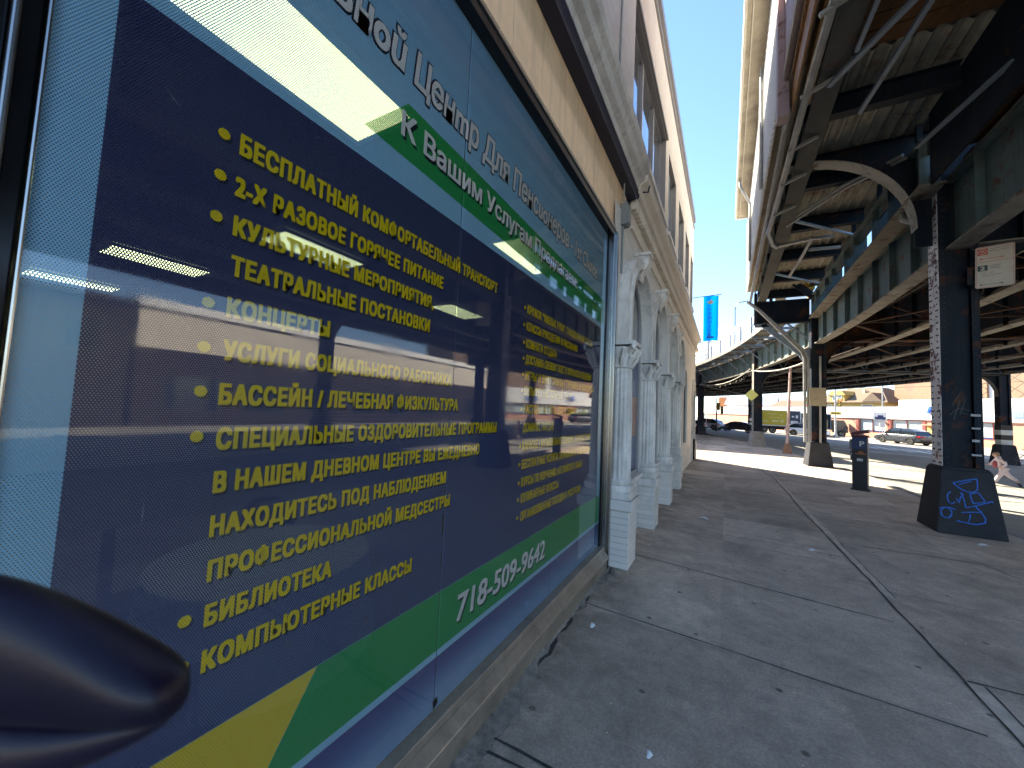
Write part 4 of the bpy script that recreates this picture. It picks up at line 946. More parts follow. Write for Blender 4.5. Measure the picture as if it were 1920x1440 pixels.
# loose cable and fairy-light string slung under the first girder
cb = MB(); 
for (sa,sb,da,db,za,zb,sag,r) in ((43.2,30.2,-.2,-.35,5.0,5.15,.45,.035),(30.0,20.3,-.3,.2,5.0,4.7,.3,.03),(30.0,20.4,.0,1.5,4.9,4.95,.15,.02)):
    P = [V(sa+(sb-sa)*i/24, da+(db-da)*i/24, za+(zb-za)*i/24-sag*4*(i/24)*(1-i/24)) for i in range(25)]; cb.tube(P,r,5)
for i in range(26):
    q = V(43.2-13*i/26,-.2,5.0-.45*4*(i/26)*(1-i/26)); cb.tube([q,q+Vector((random.uniform(-.1,.1),random.uniform(-.2,.2),-random.uniform(.05,.22)))],.02,4)
eb_(cb,'slung_cable',mat('pale_cable',(0.45,0.42,0.36),.7,var=.2))
# conduits down the second column
p2 = MB()
for dx,r in ((-.36,.055),(-.24,.05),(.02,.04)):
    o = V(20,0); P = [o+Vector((-2.35+dx*.5,-.30,7.0)),o+Vector((-1.9+dx*.5,-.30,6.55)),o+Vector((-.5+dx,-.30,5.05)),o+Vector((-.22+dx,-.30,4.7)),o+Vector((-.12+dx,-.30,4.4)),o+Vector((-.10+dx,-.30,.95))]
    if dx < 0: p2.tube(P,r,8)
    else: p2.tube([o+Vector((.05,-.25,4.5)),o+Vector((.05,-.25,.95))],r,8)
eb_(p2,'conduit',M_PIPE,smooth=True)
bx2 = MB(); o = V(20,0); bx2.box(o.x-.33,o.x+.20,o.y-.46,o.y-.36,2.45,3.18); eb_(bx2,'cable_box',M_TAN,bevel=.012)

# ------------------------------------------------------------------ station platform over the pavement
sta = thing('station_platform', 'station platform with white siding, ribbed metal underside and cream eave over the pavement', 'station platform', (2.1, 9.0, 6.0))
def st_(mb,name,m,parent=None,**k):
    par = parent or sta; o = mb.build(name,m,None,**k); o.parent = par
    off = Vector((0,0,0)); p = par
    while p is not None: off += Vector(p.location); p = p.parent
    o.location = -off; return o
DZ = 7.45
# ribbed underside: folded sheet
dk_ = MB(); rib = []; x = 1.05
while x < 3.25:
    rib += [(x,DZ),(x+.05,DZ+.055),(x+.13,DZ+.055),(x+.18,DZ)]; x += .21
ysd = [7.3+i*.9 for i in range(15)]; vs = []; fs = []
for y in ysd:
    vs += [(px_,min(y,20.0),z_+random.uniform(-.004,.004)) for px_,z_ in rib]
n_ = len(rib)
for i in range(len(ysd)-1):
    for k in range(n_-1): fs.append((i*n_+k,i*n_+k+1,(i+1)*n_+k+1,(i+1)*n_+k))
dk_.add(vs,fs); st_(dk_,'ribbed_deck',M_DECK,fixn=False)
dk2 = MB(); dk2.box(.78,3.3,0.1,20.0,DZ+.08,DZ+.28); st_(dk2,'deck_slab',M_EAVE)
pk = MB(); y = 0.1
while y < 7.2:
    pk.box(1.05,3.25,y,y+.26,DZ-.01+random.uniform(-.012,.012),DZ+.05); y += .285
st_(pk,'timber_soffit',M_BROWN)
# edge beam over the pavement with its pale soffit flange
e1 = MB(); e1.box(1.30,1.325,7.5,20.0,7.02,DZ); y = 7.6
while y < 20: e1.box(1.18,1.30,y,y+.02,7.04,DZ-.02); e1.box(1.325,1.46,y,y+.02,7.04,DZ-.02); y += 1.3
e1.box(1.15,1.48,7.5,20.0,DZ-.03,DZ-.001); be = st_(e1,'edge_beam',M_TEALW); M_DGREY = mat('weathered_dark_flange',(0.085,0.088,0.085),.75,var=.25,scale=2,dirt=.4,rust=.2,spec=.2)
e2 = MB(); e2.box(1.16,1.48,0.1,20.02,6.985,7.02); st_(e2,'flange',M_DGREY,parent=be)
e3 = MB(); e3.box(1.10,1.15,0.1,7.5,7.02,DZ); e3.box(.90,.93,5.2,7.6,7.0,7.38); e3.box(1.02,1.05,4.6,7.0,7.05,7.30); e3.box(.86,.98,5.9,7.2,7.38,7.42); st_(e3,'ochre_channel',M_ORANGE)
e4 = MB(); e4.box(1.30,1.325,0.1,7.5,7.02,DZ); st_(e4,'near_edge_web',M_RUSTY)
# inner beam with see-through openings above the track
i1 = MB(); i1.box(2.98,3.34,9.3,20.1,6.12,6.155); i1b = MB()
i1b.box(3.14,3.16,9.3,20.1,6.155,6.32); i1n = MB(); i1n.box(3.13,3.17,0.1,9.3,6.12,DZ); st_(i1n,'near_web',M_TEAL); i1b.box(3.13,3.17,9.3,20.1,6.72,6.98)
y = 9.4; k = 0
while y < 20:
    w = .55 if k % 2 == 0 else .16; i1b.box(3.14,3.16,y,y+w,6.32,6.72); i1b.box(3.02,3.14,y,y+.02,6.16,6.95); i1b.box(3.16,3.30,y,y+.02,6.16,6.95); y += 1.0 if k % 2 else 1.55; k += 1
i1b.box(3.0,3.32,9.3,20.1,6.98,7.02); st_(i1b,'inner_beam',M_TEALW)
st_(i1,'beam_flange',M_FLANGE)
y = 9.6
while y < 20.1:
    i3 = MB(); i3.box(3.05,3.13,y-.04,y+.04,7.02,DZ); y += 2.1; st_(i3,'deck_post',M_TEAL)
# cross beams under the deck
for y in (8.15,10.6,12.9,15.2,17.5,19.8):
    c_ = MB(); c_.box(1.15,3.1,y-.006,y+.006,7.12,DZ-.01); c_.box(1.15,3.1,y-.09,y+.09,7.10,7.122); c_.box(1.15,3.1,y-.09,y+.09,DZ-.012,DZ-.002); st_(c_,'cross_beam',M_TEAL)
# bracket plate with the curved knee at the first column
N = 18; arc = [(1.30+1.80*math.sin(PI/2*k/N), 5.55+1.75*math.cos(PI/2*k/N)) for k in range(N+1)]
kp = MB()
for k in range(N):
    (xa,za),(xb,zb) = arc[k],arc[k+1]
    kp.add([(xa,9.89,za),(xb,9.89,zb),(xb,9.89,DZ-.02),(xa,9.89,DZ-.02),(xa,9.91,za),(xb,9.91,zb),(xb,9.91,DZ-.02),(xa,9.91,DZ-.02)],[(0,1,2,3),(4,7,6,5),(2,3,7,6)])
kp.box(3.101,3.36,9.89,9.91,5.2,DZ-.02); kp.box(1.05,1.30,9.89,9.91,7.31,DZ-.02); kp.box(1.05,3.5,9.80,10.0,DZ-.03,DZ-.012); kp.box(3.36,12.0,9.885,9.915,6.53,7.5)
kpo = st_(kp,'bracket_plate',M_TEAL)
ka = MB()
for k in range(N):
    (xa,za),(xb,zb) = arc[k],arc[k+1]
    ka.add([(xa,9.74,za-.02),(xb,9.74,zb-.02),(xb,10.06,zb-.02),(xa,10.06,za-.02),(xa,9.74,za),(xb,9.74,zb),(xb,10.06,zb),(xa,10.06,za)],[(0,3,2,1),(4,5,6,7),(0,1,5,4),(2,3,7,6)])
ka.box(1.02,1.30,9.74,10.06,7.27,7.29); st_(ka,'curved_flange',mat('worn_cream_paint',(0.34,0.335,0.30),.7,var=.15,scale=2,rust=.32,rust_col=(.12,.04,.03),dirt=.3),parent=kpo)
# plates and knee brace at the second column
o = V(20,0)
p3 = MB(); p3.box(1.05,o.x-.26,19.99,20.01,6.02,6.98); p3.box(1.05,o.x-.26,19.86,20.14,5.995,6.02); p3.box(1.05,o.x-.26,19.86,20.14,6.98,7.0); p3.box(1.03,1.15,19.86,20.14,6.0,7.4)
for x in (1.6,2.2): p3.box(x,x+.02,19.88,20.12,6.03,6.97)
st_(p3,'end_beam',M_TEAL)
kb2 = MB(); kb2.beam((1.35,19.9,5.98),(o.x-.28,19.9,4.35),.12,.20); kb2.beam((1.05,19.9,5.93),(1.9,19.9,5.93),.12,.14); kb2.prism([(o.x-.26,19.85,4.0),(o.x-.62,19.85,4.5),(o.x-.62,19.85,4.75),(o.x-.26,19.85,4.9)],(0,.1,0)); st_(kb2,'knee_brace',M_BLUEST)
# lower side panels and stair beyond the platform end
ps_ = MB(); ps_.box(1.62,1.75,20.2,20.3,7.0,9.4); ps_.box(1.05,3.0,20.25,20.32,8.2,8.5); ps_.box(1.05,1.12,20.2,20.3,7.0,9.6)
ps_.beam((1.15,20.25,7.05),(1.62,20.25,7.9),.06,.06); st_(ps_,'end_frame',M_TEALW)
pw = MB(); pw.box(1.86,2.25,20.45,20.47,7.02,7.65); st_(pw,'end_panel',M_SIDING)
sr = MB(); 
for i in range(7): sr.box(1.85+i*.17,2.1+i*.17,19.4,20.35,8.35-i*.18,8.43-i*.18); sr.box(1.98+i*.17,2.0+i*.17,19.4,20.35,8.17-i*.18,8.35-i*.18)
sto = st_(sr,'stair',mat('yellow_stair_paint',(0.55,0.36,0.05),.6,var=.15,rust=.2))
sr2 = MB(); sr2.beam((1.72,19.36,8.34),(3.05,19.36,6.92),.05,.26); st_(sr2,'stringer',M_TEAL,parent=sto)
# white siding, its corner post and the eave
sd_ = MB(); y = 7.7
while y < 19.2:
    sd_.box(.72,.75,y,y+.14,7.25,10.35); sd_.box(.70,.73,y+.14,y+.19,7.25,10.35); y += .19
st_(sd_,'siding',M_SIDING)
cp_ = MB(); cp_.box(.70,.86,7.45,7.69,6.9,10.4); cp_.box(.80,.84,4.0,7.45,7.5,10.3); st_(cp_,'corner_post',mat('pink_grey_steel',(0.34,0.25,0.25),.6,var=.2,rust=.2))
bl = MB(); bl.box(.82,.86,0.1,7.44,8.2,10.4); st_(bl,'blue_panel',mat('faded_blue_panel',(0.30,0.38,0.55),.6,var=.3,scale=3,streak=.5,dirt_col=(.55,.55,.55)))
ev = MB(); ev.box(.30,4.4,0.1,18.7,10.5,10.72); st_(ev,'eave',M_EAVE)
ef = MB(); ef.box(.24,.298,0.1,18.72,10.44,10.80); ef.box(.30,4.4,18.702,18.76,10.44,10.8); ef.box(.40,.42,0.1,18.6,10.47,10.5); st_(ef,'eave_fascia',mat('pale_eave_metal',(0.62,0.58,0.50),.5,var=.08))
gu = MB(); gu2 = MB(); gu.tube([(.33,15.6,10.5),(.36,15.6,10.2),(.66,15.6,9.5),(.66,15.6,7.4)],.045,8); gu2.tube([(.66,10.5,10.4),(.66,10.5,7.3)],.04,8); st_(gu,'downpipe',M_PIPE); st_(gu2,'downpipe',M_PIPE)
# pipes and conduits slung along the beam
def pipe(p,r,n):
    q = MB(); q.tube(p,r,n); return st_(q,'service_pipe',M_PIPE,smooth=True)
pc2 = MB()
pipe([(1.16,1.0,6.92),(1.10,5.0,6.9),(1.03,7.2,6.86),(1.0,9.2,6.86),(.98,11.0,6.9),(.96,12.4,7.0),(1.12,13.1,6.9),(1.25,13.4,6.92)],.055,8)
pipe([(.90,7.6,7.1),(.90,20,7.05)],.035,7); pipe([(.84,7.6,7.0),(.84,20,6.98)],.025,7)
for y in (5.6,7.0,8.4,9.6,11.0): pc2 = MB(); pc2.beam((.95,y,6.80),(1.4,y,6.98),.05,.05); st_(pc2,'pipe_clamp',M_PIPE)
pipe([(2.9,9.7,6.98),(2.2,10.6,7.05),(1.6,11.6,7.04),(1.3,12.2,7.05)],.035,7); pipe([(2.95,9.7,6.92),(2.25,10.6,6.99),(1.65,11.6,6.98),(1.35,12.2,7.0)],.03,7)
pipe([(3.1,10.4,6.2),(3.1,10.4,6.0),(3.45,10.0,5.6)],.07,8); pipe([(1.3,13.4,6.95),(2.0,13.3,7.0),(2.6,13.6,7.1)],.05,7)
pipe([(2.05,13.2,7.0),(2.0,14.2,6.9),(1.85,16.0,6.8)],.045,7); pipe([(2.1,14.0,6.95),(2.9,14.4,7.05)],.05,7)
for a,b,w in (((1.5,12.1,7.08),(3.05,13.6,7.05),.07),((1.3,16.2,7.08),(3.05,18.0,7.05),.07),((1.30,7.05,6.9),(1.95,5.90,6.9),.07),((1.50,6.50,6.9),(1.55,5.42,6.9),.05),((1.85,7.90,6.9),(2.10,5.95,6.9),.06),((2.75,8.65,6.5),(3.14,7.0,6.5),.08)):
    dg2 = MB(); dg2.beam(a,b,w,.05 if w < .075 else .02); st_(dg2,'diagonal_brace',M_BLUEST)
# ------------------------------------------------------------------ street things
def tb_(parent, mb, name, m, **k): return mb.build(name, m, parent, **k)
def flat_text(mb, body, cx, cz, w, h, y, off=.03, centre=True, flip=1):
    vs, fs = fit_text(body, w, h, off); x0 = cx-w/2 if centre else cx
    mb.add([(x0+a, y-q_, cz+b) for a, b, q_ in vs], fs)

# parking meter
M_METER = mat('dark_blue_black_enamel', (0.014,0.015,0.024), 0.4, var=0.2, scale=5, dirt=.2)
M_METERB = mat('meter_blue_panel', (0.02,0.035,0.12), 0.45, var=0.15); M_METERW = mat('meter_white_mark', (0.6,0.6,0.62), .5, var=.05)
M_METERR = mat('meter_dark_red_side', (0.10,0.02,0.03), .5, var=.2); M_COPPER = mat('meter_copper_slot',(0.30,0.12,0.05),.4,metal=.4,var=.2)
t = thing('parking_meter','dark blue street parking meter with white letter P standing near the kerb','parking meter',(3.22,13.95,0),-.32)
a = MB(); a.prism([(-.16,-.15,0),(.16,-.15,0),(.16,.15,0),(-.16,.15,0)],(0,0,1.44)); body = a.build('cabinet',M_METER,t,bevel=.018)
a = MB(); a.prism([(-.175,-.165,1.44),(.175,-.165,1.44),(.175,.165,1.44),(-.175,.165,1.44)],(0,0,.05)); a.add([(-.185,-.18,1.49),(.185,-.18,1.56),(.185,.18,1.56),(-.185,.18,1.49),(-.185,-.18,1.545),(.185,-.18,1.66),(.185,.18,1.66),(-.185,.18,1.545)],[(0,3,2,1),(4,5,6,7),(0,1,5,4),(1,2,6,5),(2,3,7,6),(3,0,4,7)]); a.build('cap',M_METERR,t,bevel=.008)
a = MB(); a.box(-.15,.15,-.156,-.151,1.12,1.43); a.build('sign_panel',M_METERB,t)
a = MB(); vs,fs = fit_text('P',.10,.15,.03); a.add([(x-.0,-.158-q_,1.19+z) for x,z,q_ in vs],fs); a.build('letter',M_METERW,t,fixn=False)
a = MB(); a.box(-.09,.13,-.17,-.152,.97,1.0); a.prism([(-.05,-.16,1.0),(.09,-.16,1.0),(.05,-.16,1.07),(-.0,-.16,1.07)],(0,.008,0)); a.build('coin_slot',M_COPPER,t)
a = MB(); a.box(-.055,.065,-.156,-.152,.79,.86); a.build('notice',M_METERW,t)
a = MB(); a.box(-.215,-.162,-.10,.10,1.10,1.36); a.box(-.205,-.162,-.08,.08,.98,1.06); a.box(-.20,-.162,-.09,.09,.80,.94); a.build('pay_panel',mat('meter_keypad',(0.18,0.18,0.2),.4,metal=.4,var=.3),t,bevel=.006)
a = MB(); a.box(-.19,.19,-.18,.18,0,.035); a.build('base_plate',M_METER,t)

# route sign on the near column
M_SIGNP = mat('worn_sign_plate',(0.50,0.46,0.40),.55,var=.06,scale=6,dirt=.25,dirt_col=(.3,.25,.2)); M_SIGNR = mat('sign_red',(0.50,0.035,0.025),.5,var=.08); M_SIGNK = mat('sign_dark_green',(0.02,0.05,0.045),.5,var=.08); M_SIGNT = mat('faint_sign_print',(0.27,0.26,0.25),.6,var=.05)
t = thing('parking_sign','tilted white sign with red roundel, number 2 and arrows fixed to the near column','sign',(3.93,9.47,4.22),-.36)
t.rotation_euler = (0,.02,-.36)
a = MB(); a.prism([(-.21,0,.02),(-.19,0,0),(.19,0,0),(.21,0,.02),(.21,0,.70),(.19,0,.72),(-.19,0,.72),(-.21,0,.70)],(0,.012,0)); a.build('plate',M_SIGNP,t)
a = MB()
for z0,z1,x0,x1 in ((.008,.012,-.195,.195),(.708,.712,-.195,.195)): a.box(x0,x1,-.003,-.0005,z0,z1)
for x in (-.2,.196): a.box(x,x+.004,-.003,-.0005,.02,.70)
a.box(-.195,.195,-.003,-.0005,.452,.456); a.build('border',M_SIGNR,t)
a = MB(); a.box(-.185,-.075,-.003,-.0005,.575,.685); sq = a.build('red_square',M_SIGNR,t)
a = MB(); N=24; cx,cz=-.13,.63
ring = lambda r:[(cx+r*math.cos(2*PI*k/N),-.0045,cz+r*math.sin(2*PI*k/N)) for k in range(N)]
a.add(ring(.046)+ring(.037),[(k,(k+1)%N,N+(k+1)%N,N+k) for k in range(N)]); vs,fs = fit_text('P',.03,.042,.02); a.add([(cx-.012+x,-.0045-q_,cz-.02+z) for x,z,q_ in vs],fs); a.beam((cx-.032,-.0047,cz+.03),(cx+.032,-.0047,cz-.03),.008,.001,up=(0,1,0)); a.build('roundel',M_SIGNP,sq)
a = MB(); a.box(-.185,-.075,-.003,-.0005,.295,.39); k2 = a.build('dark_square',M_SIGNK,t)
a = MB(); vs,fs = fit_text('2',.055,.072,.035); a.add([(-.157+x,-.0045-q_,.307+z) for x,z,q_ in vs],fs); a.build('numeral',M_SIGNP,k2,fixn=False)
def arrow(mb,x0,x1,z,h=.013):
    mb.prism([(x0,-.002,z),(x0+.035,-.002,z+h),(x0+.035,-.002,z+.003),(x1-.035,-.002,z+.003),(x1-.035,-.002,z+h),(x1,-.002,z),(x1-.035,-.002,z-h),(x1-.035,-.002,z-.003),(x0+.035,-.002,z-.003),(x0+.035,-.002,z-h)],(0,-.002,0))
a = MB(); arrow(a,-.17,.10,.505); a.build('red_arrow',M_SIGNR,t)
a = MB(); arrow(a,-.17,.10,.055); a.build('dark_arrow',M_SIGNK,t)
a = MB()
for x0,x1,z in ((-.05,.06,.66),(.085,.16,.665),(-.05,.04,.625),(.06,.15,.627),(-.055,.07,.37),(-.055,.05,.345),(-.055,.06,.32),(-.15,-.09,.245),(-.05,.0,.25),(-.14,-.06,.205),(-.045,.08,.21)): a.box(x0,x1,-.003,-.0005,z,z+.011)
a.build('worn_print',M_SIGNT,t)
a = MB(); a.box(-.26,-.20,.013,.03,.10,.13); a.box(-.26,-.20,.013,.03,.36,.39); a.box(-.30,-.24,.013,.20,.09,.40); a.build('bracket',M_TEAL,t)

# blue street banner hung from the corner of the building
M_BAN = mat('bright_blue_banner',(0.0,0.20,0.75),.6,var=.06,scale=1,spec=.1)
def see_through_cloth(m,c,f=.55):
    t_ = m.node_tree; tl = t_.nodes.new('ShaderNodeBsdfTranslucent'); tl.inputs[0].default_value = (*c,1); ms = t_.nodes.new('ShaderNodeMixShader'); ms.inputs[0].default_value = f
    t_.links.new(t_.nodes['Principled BSDF'].outputs[0],ms.inputs[1]); t_.links.new(tl.outputs[0],ms.inputs[2]); t_.links.new(ms.outputs[0],t_.nodes['Material Output'].inputs[0])
see_through_cloth(M_BAN,(0.0,0.20,0.85)); M_BANT = mat('banner_navy_print',(0.005,0.05,0.30),.6,var=.05)
t = thing('street_banner','bright blue vertical banner reading 1st CHOICE hung out from the building corner','banner',(-.63,18.2,5.0))
a = MB(); N=10
P = [(-.285+.57*k/N,.02*math.sin(k*.9),0) for k in range(N+1)]
for k in range(N):
    (xa,ya,_),(xb,yb,_) = P[k],P[k+1]; a.add([(xa,ya,.04),(xb,yb,.04),(xb,yb,2.0),(xa,ya,2.0)],[(0,1,2,3)])
a.build('cloth',M_BAN,t)
a = MB()
for i,ch in enumerate('CHOICE'):
    w = .125 if ch != 'I' else .035; flat_text(a,ch,-.03,1.155-i*.182,w,.135,-.032,.03)
flat_text(a,'1st',-.05,1.38,.16,.10,-.032,.0); a.build('lettering',M_BANT,t,fixn=False)
a = MB(); a.box(-.15,.13,-.034,-.031,.16,.235); a.build('small_print',mat('banner_mid_blue',(0.02,0.11,0.45),.6,var=.3,scale=40),t)
def leaf(mb,cx,cz,a0,l,w): 
    d = Vector((math.cos(a0),0,math.sin(a0))); n = Vector((-d.z,0,d.x)); c = Vector((cx,-.033,cz)); mb.poly([c,c+d*l*.5+n*w,c+d*l,c+d*l*.5-n*w])
a = MB(); leaf(a,-.02,1.68,2.6,.17,.045); leaf(a,-.02,1.68,.55,.17,.045); a.prism([(-.14,-.033,1.74),(-.10,-.033,1.66),(-.02,-.033,1.63),(.07,-.033,1.66),(.12,-.033,1.76),(.04,-.033,1.71),(-.06,-.033,1.71)],(0,-.001,0)); fl0 = a.build('leaf_emblem',mat('pale_green_print',(0.42,0.62,0.28),.6,var=.2,scale=9),t)
a = MB(); a.prism([(-.05,-.036,1.72),(-.02,-.036,1.84),(.03,-.036,1.80),(.05,-.036,1.72),(0,-.036,1.68)],(0,-.001,0)); a.build('bud',mat('pink_print',(0.7,0.38,0.40),.6,var=.1),fl0)
a = MB(); a.tube([(-.73,0,1.98),(.40,-.02,2.03)],.016,6); a.tube([(-.73,0,-.03),(.40,-.02,.02)],.013,6); a.build('bracket_rod',mat('blue_rod',(0.05,0.12,0.3),.5,metal=.3),t)

# yellow notice on the cream wall
t = thing('wall_notice','yellow poster with lines of print on the cream wall','sign',(-1.33,15.2,3.1))
a = MB(); a.box(-.012,.012,-.75,.75,0,1.05); a.build('board',mat('yellow_board',(0.60,0.50,0.12),.6,var=.08),t)
a = MB()
for i in range(5): a.box(.0125,.0145,-.62,.55-.12*(i%2),.88-i*.18,.95-i*.18)
a.build('printed_line',mat('olive_print',(0.22,0.17,0.05),.6),t)

# lone post with a rusty foot
t = thing('steel_post','slim pale post with a rusty square foot, leaning slightly, beyond the parking meter','post',(2.92,25.8,0))
a = MB(); a.tube([(0,0,.5),(.14,0,4.75)],[.075,.065],10); a.build('pole',mat('pale_pink_paint',(0.42,0.30,0.28),.6,var=.2,scale=3,rust=.2,streak=.3),t,smooth=True)
a = MB(); a.frustum(-.20,.20,-.2,.2,0,-.15,.15,-.15,.15,.42); a.frustum(-.15,.15,-.15,.15,.42,-.08,.08,-.08,.08,.55); a.build('foot',mat('rusty_foot',(0.26,0.15,0.10),.8,var=.3,rust=.4),t,bevel=.015)

# litter
M_PAPER = mat('white_paper',(0.66,0.67,0.70),.7,var=.06)
def scrap(x,y,rz,l,w,label):
    mb = MB(); q = [(-l,0,.004),(-l*.3,w,.03),(l*.6,w*.7,.014),(l,-w*.1,.006),(l*.3,-w*.9,.022),(-l*.5,-w*.7,.005)]; c = (0,0,.035)
    mb.add(q+[c],[(i,(i+1)%6,6) for i in range(6)]); o = mb.build('paper_scrap',M_PAPER,loc=(x,y,.004)); o.rotation_euler=(0,0,rz); sm = o.modifiers.new('thick','SOLIDIFY'); sm.thickness=.0015; tag(o,label,'litter',group='scraps of paper on the pavement'); return o
scrap(-.33,7.68,-.5,.10,.055,'folded white paper scrap lying left of the long pale scratch'); scrap(1.07,6.84,.3,.06,.03,'small white scrap on the seam between the slabs'); scrap(-.33,2.24,.8,.022,.015,'tiny pale scrap close to the bottom edge of the pavement'); scrap(3.5,8.9,.2,.09,.03,'thin white scrap beside the graffiti footing'); scrap(-.95,3.25,.9,.03,.02,'crumpled pale scrap close to the foot of the shop window')
rng = random.Random(3)
M_GRIT = mat('pale_grit',(0.42,0.41,0.39),.9,var=.3); gm = MB()
for i in range(420):
    x = rng.uniform(-1.15,3.2); y = rng.uniform(1.0,7.5); r = rng.uniform(.002,.006)
    if rng.random() < .45: x = -1.17+abs(rng.gauss(0,.16))
    gm.add([(x-r,y-r*.7,.001),(x+r,y-r*.8,.001),(x+r*.6,y+r,.001),(x-r*.7,y+r*.8,.001),(x,y,.001+r)],[(0,1,4),(1,2,4),(2,3,4),(3,0,4)])
tag(gm.build('pavement_grit',M_GRIT),kind='stuff')
eg = MB(); ys_ = [-1.0+i*.045 for i in range(128)]; vs = []          # low crumbling fillet of mortar along the foot of the sill
wv = 0.05; hv = .012
for y in ys_:
    wv = min(.12,max(.02,wv+rng.uniform(-.02,.02))); hv = min(.022,max(.003,hv+rng.uniform(-.005,.005)))
    vs += [(-1.172,y,hv+.010),(-1.172+wv*.35,y,hv),(-1.172+wv*.7,y,hv*.45),(-1.172+wv,y+rng.uniform(-.01,.01),.0015)]
eg.add(vs,[(4*i+k,4*i+k+1,4*i+4+k+1,4*i+4+k) for i in range(len(ys_)-1) for k in range(3)])
tag(eg.build('mortar_fillet',mat('crumbled_mortar',(0.24,0.215,0.18),.95,var=.45,scale=16,bump=1.0,bscale=45),smooth=True),kind='structure')

# purple leather flap held close to the lens
M_LEATH = mat('purple_brown_leather',(0.007,0.004,0.016),.36,var=.3,scale=14,bump=.08,bscale=420,coat=.0,spec=.32)
t = thing('leather_flap','dark purple padded leather flap with a pinched seam, close up at the lower left','leather case')
t.matrix_world = Matrix.Translation(CAMP) @ CAMR.to_4x4()
def px(u,v,d): return Vector(((u-960)*d/715,-(v-720)*d/715,-d))
def pad(name, ctrl, depth, thick, parent):
    """padded strip: ctrl rows give upper and lower outline along its length"""
    mb = MB(); rows = []; n = 20
    for (u,vt,vb) in ctrl:
        for_row = []
        for k in range(n):
            a_ = 2*PI*k/n; c_ = math.cos(a_); s_ = math.sin(a_)
            vm = (vt+vb)/2; hh = (vb-vt)/2
            p = px(u, vm-hh*math.copysign(abs(c_)**.8,c_), depth); p.z += thick*s_*min(1,hh/60)
            for_row.append(p)
        rows += for_row
    m_ = len(ctrl); fs = []
    for i in range(m_-1):
        for k in range(n): fs.append((i*n+k,i*n+(k+1)%n,(i+1)*n+(k+1)%n,(i+1)*n+k))
    fs += [tuple(range(n-1,-1,-1)),tuple((m_-1)*n+k for k in range(n))]
    mb.add(rows,fs); o = mb.build(name,M_LEATH,parent,smooth=True); sm = o.modifiers.new('sub','SUBSURF'); sm.levels=2; sm.render_levels=2; return o
pad('upper_flap',[(-260,1060,1345),(-120,1062,1345),(0,1082,1347),(90,1118,1349),(180,1163,1351),(250,1208,1350),(292,1236,1347),(318,1256,1345),(332,1278,1339),(337,1298,1330)],.20,.018,t)
pad('lower_flap',[(-260,1340,1600),(-120,1338,1560),(0,1336,1500),(90,1342,1458),(180,1347,1425),(240,1348,1400),(290,1345,1372),(320,1340,1352)],.202,.015,t)

# ------------------------------------------------------------------ vehicles
M_TYRE = mat('tyre_rubber',(0.015,0.015,0.016),.8,var=.2); M_RIM = mat('alloy_rim',(0.45,0.46,0.48),.3,metal=.8,var=.1); M_CARGL = mat('car_glass',(0.015,0.02,0.025),.05,var=0,spec=.8,coat=.5)
M_TAIL = mat('red_tail_lamp',(0.45,0.01,0.01),.25,var=0); M_HEAD = mat('clear_head_lamp',(0.7,0.7,0.7),.15,var=0); M_TRIM = mat('black_plastic_trim',(0.02,0.02,0.021),.6,var=.15)
def wheel(parent,x,y,r):
    w = MB(); w.lathe([(r*.62,-.10),(r*.93,-.10),(r,-.07),(r,.07),(r*.93,.10),(r*.62,.10)],(0,0,0),22,axis='y'); o = w.build('wheel',M_TYRE,parent,smooth=True,loc=(x,y,r))
    s_ = 1 if y > 0 else -1
    q = MB(); q.lathe([(0,.03),(r*.60,.02),(r*.63,.095),(r*.66,.10)],(0,0,0),20,axis='y')
    for k in range(5):
        a_ = 2*PI*k/5; q.beam((0,.06,0),(r*.6*math.cos(a_),.075,r*.6*math.sin(a_)),.07,.04,up=(0,1,0))
    if s_ < 0: q.v = [(a_,-b_,c_) for a_,b_,c_ in q.v]
    q.build('rim',M_RIM,o)
